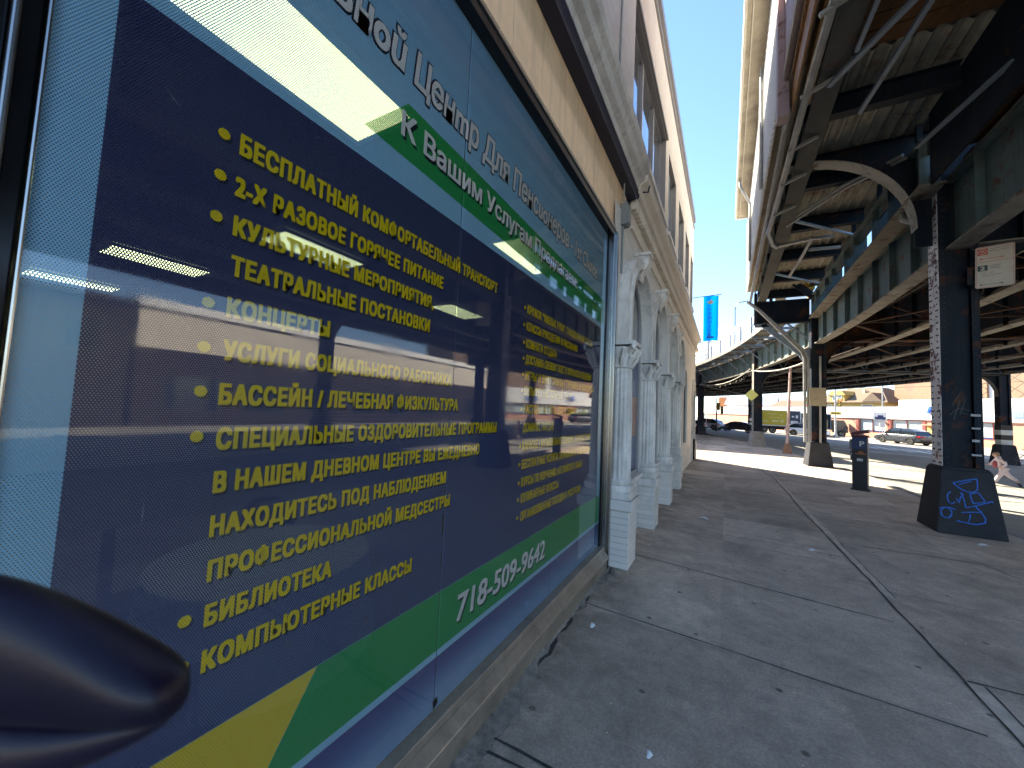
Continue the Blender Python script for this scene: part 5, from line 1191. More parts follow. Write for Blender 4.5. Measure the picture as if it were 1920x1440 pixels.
def car(name,label,cat,paint,loc,rz,kind='suv',group=None):
    """x forward, origin on the road under the middle"""
    t = thing(name,label,cat,loc,rz,group)
    if kind == 'suv': L,Wd,H,r,wb,bl,roof = 4.8,1.9,1.70,.37,1.42,.98,[(-2.05,1.0),(-1.75,1.42),(-1.2,1.64),(.1,1.68),(.55,1.58),(1.35,1.04)]
    elif kind == 'sedan': L,Wd,H,r,wb,bl,roof = 4.8,1.84,1.45,.33,1.42,.92,[(-1.85,.98),(-1.1,1.33),(-.6,1.42),(.2,1.43),(.6,1.36),(1.45,.94)]
    hl = L/2; N = 10
    def arch(cx):
        return [(cx+(r+.06)*math.cos(PI*k/N), .30+ (r+.06)*math.sin(PI*k/N)*1.0+ (r-.30)*math.sin(PI*k/N)) for k in range(N+1)]
    bot = [(-hl+.06,.42),(-wb-r-.10,.30)] + [(x,z) for x,z in reversed(arch(-wb))] + [(x,z) for x,z in reversed(arch(wb))] + [(hl-.12,.32),(hl,.45)]
    top = [(hl-.01,.66),(hl-.10,.78),(1.9,.88),(1.35,bl+.03),(.5,bl+.04),(-1.0,bl+.05),(roof[0][0],bl+.04),(-hl+.10,bl+.0),(-hl,.80)]
    pr = bot+top; n = len(pr); mb = MB(); vs = []
    def hw(x,z): 
        w = Wd/2; w -= .10*max(0,(abs(x)-hl+.55)/.55)**2; w -= .05*max(0,(z-.6)/.4); return w
    for s_ in (-1,1): vs += [(x,s_*hw(x,z),z) for x,z in pr]
    fs = [tuple(range(n-1,-1,-1)),tuple(range(n,2*n))]+[(i,(i+1)%n,n+(i+1)%n,n+i) for i in range(n)]
    mb.add(vs,fs); mb.build('body',paint,t,bevel=.03)
    wel = MB()
    for s_ in (-1,1):
        for cx in (-wb,wb): wel.lathe([(0,0),(r+.05,0),(r+.05,.3),(0,.3)],(cx,-.93*s_ if s_>0 else .63,.40),16,axis='y')
    gh = MB(); m_ = len(roof); vs=[]
    for s_ in (-1,1): vs += [(x,s_*(Wd/2-.09-.20*(z-bl)/.7),z) for x,z in roof]
    gh.add(vs,[tuple(range(m_-1,-1,-1)),tuple(range(m_,2*m_))]+[(i,i+1,m_+i+1,m_+i) for i in range(m_-1)]+[(m_-1,0,m_,2*m_-1)]); gh.build('windows',M_CARGL,t,bevel=.02)
    rf = MB(); rr = [(x,z+.012) for x,z in roof]
    for i in range(1,m_-2):
        (xa,za),(xb,zb) = rr[i],rr[i+1]; wa = Wd/2-.08-.20*(za-bl)/.7; wb_ = Wd/2-.08-.20*(zb-bl)/.7
        rf.add([(xa,-wa,za),(xb,-wb_,zb),(xb,wb_,zb),(xa,wa,za),(xa,-wa-.006,za-.07),(xb,-wb_-.006,zb-.07),(xb,wb_+.006,zb-.07),(xa,wa+.006,za-.07)],[(0,1,2,3),(0,4,5,1),(2,6,7,3)])
    for s_ in (-1,1):
        for i,xx in ((0,None),(m_-2,None)):
            (xa,za),(xb,zb) = roof[i],roof[i+1]; rf.beam((xa,s_*(Wd/2-.085-.2*(za-bl)/.7),za),(xb,s_*(Wd/2-.085-.2*(zb-bl)/.7),zb),.05,.09)
        rf.beam((-.25,s_*(Wd/2-.085),bl),(-.35,s_*(Wd/2-.085-.2*(H-.06-bl)/.7),H-.06),.03,.09)
    rf.build('roof',paint,t)
    for s_ in (-1,1):
        for cx in (-wb,wb): wheel(t,cx,s_*(Wd/2-.11),r)
        q = MB(); q.prism([(hl-.30,s_*(Wd/2-.05),.70),(hl-.06,s_*(Wd/2-.17),.64),(hl-.10,s_*(Wd/2-.17),.76),(hl-.36,s_*(Wd/2-.05),.83)],(0,s_*.02,0)); q.build('headlight',M_HEAD,t)
        q = MB(); q.prism([(-hl+.02,s_*(Wd/2-.11),.80),(-hl+.34,s_*(Wd/2-.05),.84),(-hl+.30,s_*(Wd/2-.055),.95),(-hl+.05,s_*(Wd/2-.12),.97)],(0,s_*.025,0)); q.box(-hl-.01,-hl+.03,s_*(Wd/2-.40)-.16,s_*(Wd/2-.40)+.16,.82,.93); q.build('tail_light',M_TAIL,t)
        q = MB(); q.box(.95,1.12,s_*(Wd/2+.04)-.09,s_*(Wd/2+.04)+.09,bl+.02,bl+.15); q.build('mirror',paint,t,bevel=.03)
        q = MB(); q.tube([(-wb-r-.03,s_*(Wd/2-.02),.33),(-wb-r*.7,s_*(Wd/2),.40+r*.62),(-wb,s_*(Wd/2),.42+r),(-wb+r*.7,s_*(Wd/2),.40+r*.62),(-wb+r+.03,s_*(Wd/2-.02),.33),(wb-r-.03,s_*(Wd/2-.02),.33),(wb-r*.7,s_*(Wd/2),.40+r*.62),(wb,s_*(Wd/2),.42+r),(wb+r*.7,s_*(Wd/2),.40+r*.62),(wb+r+.03,s_*(Wd/2-.02),.33)],.022,5); q.build('arch_trim',M_TRIM if kind=='suv' else paint,t)
    q = MB(); q.box(-hl-.02,-hl+.10,-.8,.8,.42,.58); q.box(hl-.08,hl+.02,-.75,.75,.36,.50); q.build('bumper',M_TRIM,t,bevel=.02)
    q = MB(); q.box(-hl+.1,hl-.1,-.7,.7,.22,.34); q.build('underbody',M_TRIM,t)
    return t
def paint(name,c): return mat(name,c,.28,metal=.25,var=.05,coat=.8)
P_DARK = paint('dark_slate_paint',(0.035,0.042,0.055)); P_BLACK = paint('black_maroon_paint',(0.02,0.012,0.016)); P_WHITE = paint('white_car_paint',(0.70,0.74,0.78)); P_BLUE = paint('bright_blue_paint',(0.03,0.14,0.55)); P_SILV = paint('silver_paint',(0.50,0.55,0.60))
car('parked_suv','dark slate sport utility car parked nose left beside the brick shop front','car',P_DARK,(16.55,56.4,ZR),2.12)
car('parked_car','bright blue saloon cut off by the right edge of the picture','car',P_BLUE,(25.9,55.6,ZR),2.12,'sedan')
car('black_sedan','black saloon with lit red tail lamp passing under the viaduct','car',P_BLACK,(1.5,66.5,ZR),2.85,'sedan')
car('white_suv','white estate car in front of the black saloon, half hidden by a footing','car',P_SILV,(-2.6,66.5,ZR),2.7,'suv')
car('pale_blue_suv','pale blue utility car between the truck and the piped column','car',P_WHITE,(9.4,64.0,ZR),-.2,'suv')
car('far_car','white saloon peeking out behind the farthest left footing','car',P_WHITE,(-3.9,58.0,ZR),2.0,'sedan')

# box truck seen from its side
M_TRY = mat('mustard_truck_panel',(0.42,0.33,0.02),.5,var=.12,scale=2); M_TRN = mat('navy_truck_panel',(0.02,0.03,0.06),.5,var=.15); M_TRW = mat('truck_white',(0.55,0.57,0.60),.5,var=.08)
t = thing('box_truck','box truck with mustard and navy side panels stopped behind the viaduct columns','truck',(6.9,68.0,ZR),-.05)
a = MB(); a.box(-3.0,2.3,-1.15,1.15,1.05,3.35); a.build('cargo_box',M_TRW,t,bevel=.03)
a = MB(); a.prism([(-2.9,-1.165,1.2),(.55,-1.165,1.2),(.95,-1.165,3.25),(-2.9,-1.165,3.25)],(0,.012,0)); tp = a.build('mustard_panel',M_TRY,t)
a = MB()
for x0,x1,z0,z1 in ((-1.6,-.6,2.75,2.85),(-.1,.15,2.6,2.75),(-1.6,.1,2.25,2.31),(-2.6,-1.5,1.62,1.82),(-1.1,-.3,1.62,1.9),(-.1,.3,1.6,1.95)): a.box(x0,x1,-1.172,-1.167,z0,z1)
a.build('panel_print',mat('pale_panel_print',(0.5,0.47,0.22),.6,var=.3),tp)
a = MB(); a.prism([(.60,-1.165,1.2),(2.2,-1.165,1.2),(2.2,-1.165,3.25),(1.0,-1.165,3.25)],(0,.012,0)); tp = a.build('navy_panel',M_TRN,t)
a = MB(); a.box(1.1,1.9,-1.172,-1.167,1.5,1.9); a.box(1.25,1.5,-1.172,-1.167,2.4,2.6); a.box(1.7,1.95,-1.172,-1.167,2.3,2.7); a.build('panel_print',M_TRW,tp)
a = MB(); a.prism([(2.45,-1.0,.6),(4.3,-1.0,.6),(4.35,-1.0,1.35),(3.9,-1.0,1.5),(3.55,-1.0,2.35),(2.45,-1.0,2.4)],(0,2.0,0)); a.build('cab',M_TRW,t,bevel=.05)
a = MB(); a.box(2.7,3.45,-1.02,1.02,1.5,2.2); a.build('cab_window',M_CARGL,t)
a = MB(); a.box(-3.0,4.2,-.5,.5,.55,.95); a.box(-2.9,2.2,-1.1,1.1,.93,1.04); a.build('chassis',M_TRIM,t)
for x in (-2.0,-1.0,3.4):
    for s_ in (-1,1): wheel(t,x,s_*.98,.45)
t2 = thing('service_truck','grey open-sided truck nose to tail with the mustard box truck','truck',(11.6,69.5,ZR),-.05)
a = MB(); a.box(-2.2,1.2,-1.1,1.1,.9,1.05); a.box(-2.2,-2.1,-1.1,1.1,1.05,3.1); a.box(1.1,1.2,-1.1,1.1,1.05,3.1); a.box(-2.2,1.2,-1.1,1.1,3.0,3.1); a.box(-.55,-.45,-1.1,1.1,1.05,3.0); a.box(-2.1,1.1,.3,.35,1.05,3.0); a.build('open_body',M_BLUEST,t2)
a = MB(); a.box(-1.9,-.7,-.9,-.1,1.06,1.9); a.box(-.3,.9,-.8,.0,1.06,2.3); a.build('load',M_TAN,t2,bevel=.05)
a = MB(); a.prism([(1.3,-1.0,.6),(3.0,-1.0,.6),(3.0,-1.0,1.4),(2.6,-1.0,2.3),(1.3,-1.0,2.3)],(0,2.0,0)); a.build('cab',P_BLACK,t2,bevel=.05)
for x in (-1.4,2.3):
    for s_ in (-1,1): wheel(t2,x,s_*.98,.45)

# subway cars on the first track
M_CAR = mat('brushed_train_steel',(0.66,0.67,0.69),.35,metal=.35,var=.06,scale=2); M_CARW = mat('train_window',(0.30,0.34,0.42),.15,var=.1,coat=.5); M_CARU = mat('train_underframe',(0.03,0.03,0.03),.8,var=.2)
def train_car(s0,label):
    s1 = s0+15.2; o = V((s0+s1)/2,2.1,GZ1+.36); tn = Vt((s0+s1)/2); rz = math.atan2(tn.y,tn.x)
    t = thing('subway_car',label,'subway car',o,rz,'silver subway cars')
    a = MB(); prof = [(-1.45,.55),(-1.5,.7),(-1.5,2.3),(-1.35,2.85),(-.9,3.15),(.9,3.15),(1.35,2.85),(1.5,2.3),(1.5,.7),(1.45,.55)]
    a.prism([(-7.4,y,z) for y,z in prof],(14.8,0,0)); a.build('body',M_CAR,t,bevel=.02)
    for s_ in (-1,1):
        for x in (-6.3,-3.0,-1.6,1.6,3.0,6.3):
            q = MB(); q.box(x-.55,x+.55,s_*1.5-.012,s_*1.5+.012,1.35,2.15); q.build('window',M_CARW,t)
        for x in (-4.6,0,4.6):
            q = MB(); q.box(x-.6,x+.6,s_*1.5-.02,s_*1.5+.02,.62,2.4); d_ = q.build('door',M_CAR,t)
            q = MB(); q.box(x-.42,x-.1,s_*1.52-.01,s_*1.52+.01,1.35,2.2); q.box(x+.1,x+.42,s_*1.52-.01,s_*1.52+.01,1.35,2.2); q.build('door_pane',M_CARW,d_)
    q = MB(); q.box(-6.8,6.8,-1.2,1.2,.25,.56); q.build('underframe',M_CARU,t)
    for x in (-5,5):
        q = MB(); q.box(x-1.1,x+1.1,-1.1,1.1,.05,.3)
        for w_ in (-.8,.8): q.lathe([(0,-.8),(.38,-.8),(.38,.8),(0,.8)],(x+w_,0,.38),14,axis='y')
        q.build('bogie',M_CARU,t)
train_car(29.0,'silver subway car on the viaduct nearest to the station end'); train_car(45.0,'silver subway car in the middle of the curving train'); train_car(61.0,'farthest silver subway car on the bend')
# ------------------------------------------------------------------ far side of the street
UX, UY = .53/math.hypot(.53,.85), -.85/math.hypot(.53,.85)
WRZ = math.atan2(UY,UX)                      # local x runs along the shop front, local -y faces the road
M_STUC = mat('white_fascia_board',(0.80,0.79,0.77),.6,var=.04,scale=.6,streak=.2,dirt_col=(.55,.52,.5)); M_SALM = brick('salmon_brick',(0.46,0.25,0.17),(0.40,0.28,0.20),'xy',.22,.075,.75,.15,.004)
M_REDP = mat('dark_red_pier_paint',(0.22,0.05,0.04),.6,var=.15); M_SHOPG = mat('pale_blinded_window',(0.42,0.50,0.52),.2,var=.12,scale=1.5,coat=.4); M_GREYR = mat('grey_scalloped_tile',(0.22,0.22,0.23),.7,var=.2)
t = thing('shop_row','long low shop row with white fascia band over salmon brick and window bays','building',(14,72,0),WRZ)
T0,T1 = -38.0,40.0
a = MB()
def wbox(mb,x0,x1,z0,z1,y0=0.0,y1=.35): mb.box(x0,x1,y0,y1,z0,z1)
bays2 = [(-37,-34,.6),(-12.6,-10.4,.7),(-6.4,-2.2,.7),(3.5,7.0,.75),(7.75,11.2,.75),(16.0,19.0,.75),(21,26,.75),(28,33,.75)]
x = T0
for b0,b1,zs in bays2+[(T1,T1,0)]:
    wbox(a,x,b0,ZR,2.6); x = b1
    if b1 > b0: wbox(a,b0,b1,ZR,zs)
a.build('brick_wall',M_SALM,t)
a = MB(); a.box(T0,8.8,-.18,.3,2.601,4.05); a.box(8.8,T1,-.181,.3,2.601,4.95); a.box(T0,T1,.3,9,2.5,3.9); a.build('fascia_band',M_STUC,t)
a = MB(); x = T0
while x < 8.6: a.lathe([(0,0),(.17,0),(.17,.28),(0,.28)],(x+.17,-.16,4.05),8,axis='y'); x += .36
a.build('scalloped_edge',M_GREYR,t)
for b0,b1,zs in bays2:
    f = MB(); f.box(b0,b1,.08,.14,2.48,2.6); f.box(b0,b1,.06,.16,zs,zs+.09)
    for xx in (b0,(b0+b1)/2-.03,b1-.06): f.box(xx,xx+.06,.07,.15,zs+.09,2.48)
    w = f.build('window',M_REDP,t); g_ = MB(); g_.box(b0,b1,.17,.20,zs,2.55); g_.build('pane',M_SHOPG,w)
    q = MB(); q.box(b0+.4,b1-.3,.165,.168,zs+.08,zs+.28); q.build('window_sticker',M_METERB,w)
for xx in (-2.15,3.1,7.35,11.25,15.6):
    a = MB(); a.box(xx,xx+.36,-.06,.0,ZR,2.598); a.build('pier',M_REDP,t)
a = MB(); a.box(11.75,12.7,-.015,.02,ZR+.02,1.95); a.build('door',mat('yellow_door',(0.55,0.40,0.12),.5),t)
a = MB(); a.box(11.55,12.9,-.5,0.0,1.98,2.12); a.build('door_canopy',M_SALM,t)
a = MB(); vs,fs = fit_text('M',1.15,.85,.04,shear=.25); a.add([(12.0+x_,-.30-q_*40,3.35+z_) for x_,z_,q_ in vs],fs); o = a.build('lettering',mat('blue_sign_letter',(0.03,0.12,0.62),.4,var=.05),t,fixn=False); sm = o.modifiers.new('th','SOLIDIFY'); sm.thickness=.14; sm.offset=0
a = MB(); a.box(19.2,21.6,-.26,-.19,3.0,3.75); a.box(19.4,20.0,-.28,-.26,3.1,3.6); a.build('sign_box',mat('blue_grey_sign',(0.22,0.30,0.52),.5,var=.2,scale=4),t)
a = MB(); a.tube([(4.3,-.18,3.35),(5.0,-.7,3.5),(5.3,-.9,3.45)],.035,6); a.box(5.2,5.55,-1.05,-.78,3.36,3.5); a.build('flood_lamp',M_GREYR,t)
a = MB(); a.tube([(-17.5,-.18,2.9),(-16.9,-.8,2.8),(-16.4,-.9,2.7)],.05,6); a.build('wall_bracket',M_GREYR,t)
# footway and kerb before the row
q = MB(); c_,s_ = math.cos(WRZ),math.sin(WRZ)
def wl_(x,y,z): return (14+c_*x-s_*y, 72+s_*x+c_*y, z)
q.add([wl_(T0,-3.2,-.005),wl_(T1,-3.2,-.005),wl_(T1,.1,-.005),wl_(T0,.1,-.005),wl_(T0,-3.2,-.29),wl_(T1,-3.2,-.29),wl_(T1,.1,-.29),wl_(T0,.1,-.29)],[(0,1,2,3),(0,4,5,1),(3,2,6,7),(0,3,7,4),(1,5,6,2)])
structure(q.build('far_pavement',M_PAVE))

# tan tile-patterned tower wall
def lattice_mat():
    m = brick('tan_tower_brick',(0.23,0.145,0.085),(0.20,0.13,0.085),'xy',.4,.13,.75,.12,.004); t_ = m.node_tree; L = t_.links; bs = t_.nodes['Principled BSDF']; old = bs.inputs['Base Color'].links[0].from_socket
    geo = _n(t_,'ShaderNodeTexCoord'); sp = _n(t_,'ShaderNodeSeparateXYZ'); L.new(geo.outputs['Object'],sp.inputs[0])
    def ma(op,a,b=0.0):
        q_ = _n(t_,'ShaderNodeMath',operation=op)
        for i,x_ in enumerate((a,b)):
            if isinstance(x_,(int,float)): q_.inputs[i].default_value = x_
            else: L.new(x_,q_.inputs[i])
        return q_.outputs[0]
    u = ma('DIVIDE',sp.outputs['X'],1.9); v = ma('DIVIDE',sp.outputs['Z'],1.5)
    l1 = ma('ABSOLUTE',ma('SUBTRACT',ma('FRACT',ma('ADD',u,v)),.5)); l2 = ma('ABSOLUTE',ma('SUBTRACT',ma('FRACT',ma('SUBTRACT',u,v)),.5))
    line = ma('MULTIPLY',ma('LESS_THAN',ma('MINIMUM',l1,l2),.05),ma('GREATER_THAN',sp.outputs['X'],8.2))
    mx = _n(t_,'ShaderNodeMix',data_type='RGBA'); L.new(line,mx.inputs[0]); L.new(old,mx.inputs[6]); mx.inputs[7].default_value = (.09,.055,.04,1)
    nz = _n(t_,'ShaderNodeTexNoise'); nz.inputs['Scale'].default_value = .22; L.new(geo.outputs['Object'],nz.inputs['Vector'])
    mr = _n(t_,'ShaderNodeMapRange'); mr.inputs['From Min'].default_value=.5; mr.inputs['From Max'].default_value=.54; L.new(nz.outputs['Fac'],mr.inputs['Value'])
    fc_ = ma('MULTIPLY',mr.outputs[0],ma('LESS_THAN',sp.outputs['X'],8.2))
    m2 = _n(t_,'ShaderNodeMix',data_type='RGBA'); L.new(fc_,m2.inputs[0]); L.new(mx.outputs[2],m2.inputs[6]); m2.inputs[7].default_value=(.30,.12,.08,1)
    L.new(m2.outputs[2],bs.inputs['Base Color']); return m
t = thing('brick_tower','tall tan brick building with diamond pattern and salmon patches behind the shop row','building',(26.6,94.5,0),-1.1)
a = MB(); a.box(0,14,0,14,-.3,17); a.box(16.6,40,-1,14,-.3,17.5); a.build('wall',lattice_mat(),t)
a = MB(); a.box(14.001,16.599,.3,12,-.3,18); a.build('pale_wall',M_STUC,t)
a = MB(); a.box(-.2,14.2,-.2,14.2,17,17.4); a.build('parapet',M_EAVE,t)

# yellow house with hipped roof
M_YEL = mat('yellow_siding',(0.46,0.32,0.09),.7,var=.08,scale=1.2); M_ROOF = mat('tan_shingle_roof',(0.16,0.115,0.075),.85,var=.15,scale=3,bump=.3,bscale=30); M_TRIMC = mat('cream_trim',(0.66,0.56,0.36),.6,var=.06)
t = thing('yellow_house','yellow house with tan hipped roof and gabled dormer showing over the shop row','house',(20.4,96.5,0),-.85)
a = MB(); a.box(-6.5,6.5,0,9,-.3,6.0); a.build('wall',M_YEL,t)
a = MB(); a.add([(-7.2,-.7,5.9),(7.2,-.7,5.9),(7.2,9.7,5.9),(-7.2,9.7,5.9),(-2.4,3.6,8.8),(3.4,3.6,8.8),(-2.4,5.4,8.8),(3.4,5.4,8.8)],[(0,1,5,4),(1,2,7,5),(2,3,6,7),(3,0,4,6),(4,5,7,6),(0,3,2,1)]); a.box(-7.25,7.25,-.75,9.75,5.72,5.9); rf = a.build('roof',M_ROOF,t)
a = MB(); a.lathe([(0,0),(.08,0),(.08,.6),(.16,.65),(0,.7)],(3.0,4.5,8.75),8); a.box(1.3,1.7,2.0,2.4,7.6,8.4); a.build('chimney',M_TRIMC,rf)
a = MB(); a.box(-2.9,-.1,-.5,3,5.95,7.3); a.prism([(-3.2,-.7,7.25),(.2,-.7,7.25),(-.5,-.7,8.1),(-2.5,-.7,8.1)],(0,4.5,0)); d_ = a.build('dormer',M_YEL,t)
a = MB()
for x0 in (-2.3,-1.35): a.box(x0,x0+.08,-.56,-.5,6.2,7.2); a.box(x0+.72,x0+.8,-.56,-.5,6.2,7.2); a.box(x0+.08,x0+.72,-.56,-.5,6.65,6.73); a.box(x0+.08,x0+.72,-.56,-.5,7.12,7.2); a.box(x0+.08,x0+.72,-.56,-.5,6.2,6.28)
a.build('window_frame',M_STUC,d_)
a = MB(); a.box(-2.25,-.6,-.53,-.51,6.22,7.18); a.build('pane',M_CARGL,d_)
a = MB(); a.prism([(3.2,-.8,5.95),(6.4,-.8,5.95),(4.8,-.8,7.6)],(0,4.0,0)); a.build('gable_roof',M_ROOF,t)
a = MB(); a.box(-9.5,-6.6,-.4,6,-.3,5.1); a.add([(-10.2,-.9,5.05),(-6.4,-.9,5.05),(-6.4,6,6.6),(-10.2,6,6.6),(-10.2,-.9,4.9),(-6.4,-.9,4.9)],[(0,1,2,3),(0,4,5,1)]); a.build('side_wing',M_TRIMC,t)
for x0 in (-4.6,2.6):
    a = MB(); a.box(x0,x0+1.8,-.06,0.0,3.9,5.4); w = a.build('window',M_STUC,t); a = MB(); a.box(x0+.12,x0+1.68,-.08,-.061,4.0,5.3); a.build('pane',M_CARGL,w)

# red-roofed block and further houses on the left
t = thing('red_house','low house with reddish roof far behind the box truck','house',(12.6,101,0),-.3)
a = MB(); a.box(-4,4,0,8,-.3,4.6); a.build('wall',M_SALM,t); a = MB(); a.add([(-4.6,-.5,4.55),(4.6,-.5,4.55),(4.6,8.5,4.55),(-4.6,8.5,4.55),(-3,4,6.4),(3,4,6.4)],[(0,1,5,4),(1,2,5),(2,3,4,5),(3,0,4),(0,3,2,1)]); a.build('roof',mat('red_clay_roof',(0.42,0.15,0.10),.8,var=.15,scale=3),t)
t = thing('grey_house','far pale house with blue-grey roof left of the red-roofed house','house',(5.0,112,0),-.2)
a = MB(); a.box(-5,5,0,8,-.3,5.2); a.build('wall',M_STUC,t); a = MB(); a.add([(-5.6,-.5,5.15),(5.6,-.5,5.15),(5.6,8.5,5.15),(-5.6,8.5,5.15),(-5.6,4,7.6),(5.6,4,7.6)],[(0,1,5,4),(2,3,4,5),(0,4,3),(1,2,5),(0,3,2,1)]); a.build('roof',mat('blue_grey_roof',(0.25,0.30,0.38),.8,var=.12,scale=3),t)
t = thing('orange_building','far building with orange upper wall under the viaduct bend','building',(2.0,122,0),-.2)
a = MB(); a.box(-4,5,0,8,-.3,7.4); a.build('wall',mat('orange_wall',(0.55,0.22,0.08),.7,var=.1),t); a = MB(); a.box(-4.1,5.1,-.1,8.1,7.4,7.7); a.build('parapet',M_STUC,t)
# pinkish corner block past the gap in the buildings
t = thing('pink_building','pinkish white block with dark windows past the gap after the corner building','building',(-4.4,29.8,0),.09)
a = MB(); a.box(-10,0,0,62,-.3,8.1); a.build('wall',mat('pinkish_stucco',(0.58,0.44,0.40),.75,var=.07,scale=.8,streak=.2,dirt_col=(.4,.3,.28)),t)
a = MB(); a.box(-10.2,.15,-.15,62.1,8.1,8.4); a.build('cornice',M_STUC,t)
for y_ in (6,14,22,30,38,46,54):
    a = MB(); a.box(-.02,.05,y_,y_+2.4,3.6,6.2); w = a.build('window',M_GREYF,t); a = MB(); a.box(.051,.056,y_+.15,y_+2.25,3.75,6.05); a.build('pane',M_CARGL,w)
a = MB(); a.box(0.0,1.4,34,34.1,3.1,3.7); a.build('hanging_sign',M_TRIM,t)
# cream row straight across the road: what the shop glass mirrors
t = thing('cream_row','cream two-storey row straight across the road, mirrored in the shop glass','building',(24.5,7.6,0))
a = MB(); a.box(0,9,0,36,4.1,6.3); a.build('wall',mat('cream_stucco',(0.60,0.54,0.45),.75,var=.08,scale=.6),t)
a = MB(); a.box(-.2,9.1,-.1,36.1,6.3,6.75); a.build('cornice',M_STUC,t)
a = MB(); a.box(-.05,9,0,36,-.3,4.099); a.build('shaded_ground_floor',mat('shaded_shopfront',(0.035,0.026,0.028),.8,var=.3,spec=.2,scale=.5),t)  # street shade under the viaduct painted into the ground floor colour
for k in range(9):
    y_ = 1.2+k*4.0; a = MB(); a.box(-.10,-.051,y_,y_+2.8,.6,2.7); w = a.build('shop_front',M_TRIM,t); a = MB(); a.box(-.115,-.101,y_+.15,y_+2.65,.75,2.6); a.build('pane',M_CARGL,w)

t = thing('added_dark_block','added dark brown flat-roofed block beside the cream row, darkening the reflection in the left film','building',(24.6,-1,0))  # invented block, near black, so the glass mirrors a dark patch here
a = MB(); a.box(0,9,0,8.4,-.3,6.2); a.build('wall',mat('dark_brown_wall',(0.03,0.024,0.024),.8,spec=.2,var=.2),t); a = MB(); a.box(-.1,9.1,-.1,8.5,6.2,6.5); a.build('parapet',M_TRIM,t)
for k in range(3):
    a = MB(); a.box(-.03,.02,.8+k*2.6,2.2+k*2.6,3.6,5.3); w = a.build('window',M_TRIM,t); a = MB(); a.box(-.045,-.031,.9+k*2.6,2.1+k*2.6,3.7,5.2); a.build('pane',M_CARGL,w)

# signals, poles and road signs
M_GALV = mat('galvanised_pole',(0.42,0.43,0.44),.5,metal=.4,var=.1); M_SIGY = mat('signal_yellow',(0.55,0.36,0.03),.5,var=.1); M_YSIGN = mat('yellow_road_sign',(0.70,0.48,0.02),.5,var=.05)
M_REDL = mat('red_signal_lens',(0.6,0.03,0.02),.3,emit=(1,.1,.05,1.2)); M_GRNL = mat('green_signal_lens',(0.05,0.5,0.35),.3,emit=(.1,1,.7,1.2)); M_DKL = mat('dark_lens',(0.04,0.03,0.03),.3)
def signal_head(parent,x,y,z,rz,lit):
    a = MB(); a.box(-.17,.17,-.12,.12,0,1.05); o = a.build('signal_head',M_SIGY,parent,bevel=.03,loc=(x,y,z)); o.rotation_euler=(0,0,rz)
    for i,nm in enumerate(('g','a','r')):
        q = MB(); q.lathe([(0,-.145),(.12,-.145),(.13,-.121),(0,-.121)],(0,0,.18+i*.34),14,axis='y'); m_ = M_DKL
        if nm == lit: m_ = M_REDL if nm == 'r' else M_GRNL
        q.build('lens',m_,o); q = MB(); q.lathe([(.14,-.30),(.145,-.12)],(0,0,.18+i*.34),12,axis='y',a0=PI,a1=2*PI); q.build('visor',M_SIGY,o)
t = thing('traffic_signal','pale signal pole with lit red head and yellow arrow sign before the brick wall','traffic light',(12.2,63.2,-.13))
a = MB(); a.lathe([(.0,0),(.22,0),(.18,.5),(.10,.7),(.085,5.4),(.07,6.2),(0,6.2)],(0,0,0),12); a.tube([(0,0,5.0),(-1.0,-.2,5.6),(-2.0,-.3,5.9)],.045,6); a.tube([(0,0,6.1),(.9,0,6.15)],.04,6); a.build('pole',M_GALV,t,smooth=True)
signal_head(t,.42,-.1,4.0,.2,'r')
a = MB(); a.box(-.55,.55,-.14,-.11,2.95,3.32); p_ = a.build('arrow_sign',M_YSIGN,t); a = MB(); a.prism([(-.4,-.145,3.13),(-.22,-.145,3.25),(-.22,-.145,3.17),(.22,-.145,3.17),(.22,-.145,3.25),(.4,-.145,3.13),(.22,-.145,3.02),(.22,-.145,3.10),(-.22,-.145,3.10),(-.22,-.145,3.02)],(0,-.004,0)); a.build('arrow',M_TRIM,p_)
a = MB(); a.box(.1,.75,-.03,.0,3.75,3.88); a.build('street_name_plate',M_BLUEST,t)
t = thing('traffic_signal','signal on a long pole with lit green head left of the piped column','traffic light',(8.6,73.0,-.13))
a = MB(); a.lathe([(0,0),(.2,0),(.1,.6),(.07,7.0),(0,7.0)],(0,0,0),10); a.tube([(0,0,6.5),(1.4,0,6.9),(1.9,0,6.8)],.05,6); a.build('pole',M_GALV,t)
signal_head(t,1.9,-.05,4.6,.1,'g')
t = thing('traffic_signal','yellow signal heads in a row beside the farthest left column','traffic light',(-1.2,60.5,-.13))
a = MB(); a.lathe([(0,0),(.2,0),(.1,.6),(.07,4.6),(0,4.6)],(0,0,0),10); a.build('pole',M_TRIM,t)
signal_head(t,.25,-.05,2.9,.1,'x'); signal_head(t,.65,-.05,2.4,.3,'x')
t = thing('road_sign','white and blue sign on a thin post next to the parked dark utility car','road sign',(16.0,61.5,-.005))
a = MB(); a.tube([(0,0,0),(0,0,2.9)],.035,6); a.build('post',M_GALV,t)
a = MB(); a.box(-.62,.62,-.05,-.02,2.35,3.3); p_ = a.build('panel',M_STUC,t); a = MB(); a.box(-.45,.5,-.056,-.051,2.42,2.75); a.box(-.2,.3,-.056,-.051,2.75,2.95); a.build('blue_print',M_METERB,p_)
a = MB(); a.box(-.5,-.1,-.05,-.02,1.6,2.2); a.box(.05,.45,-.05,-.02,1.5,2.2); a.build('small_panel',M_METERW,t)
t = thing('road_sign','diamond shaped yellow-green sign beside the third viaduct column','road sign',(1.42,29.4,0))
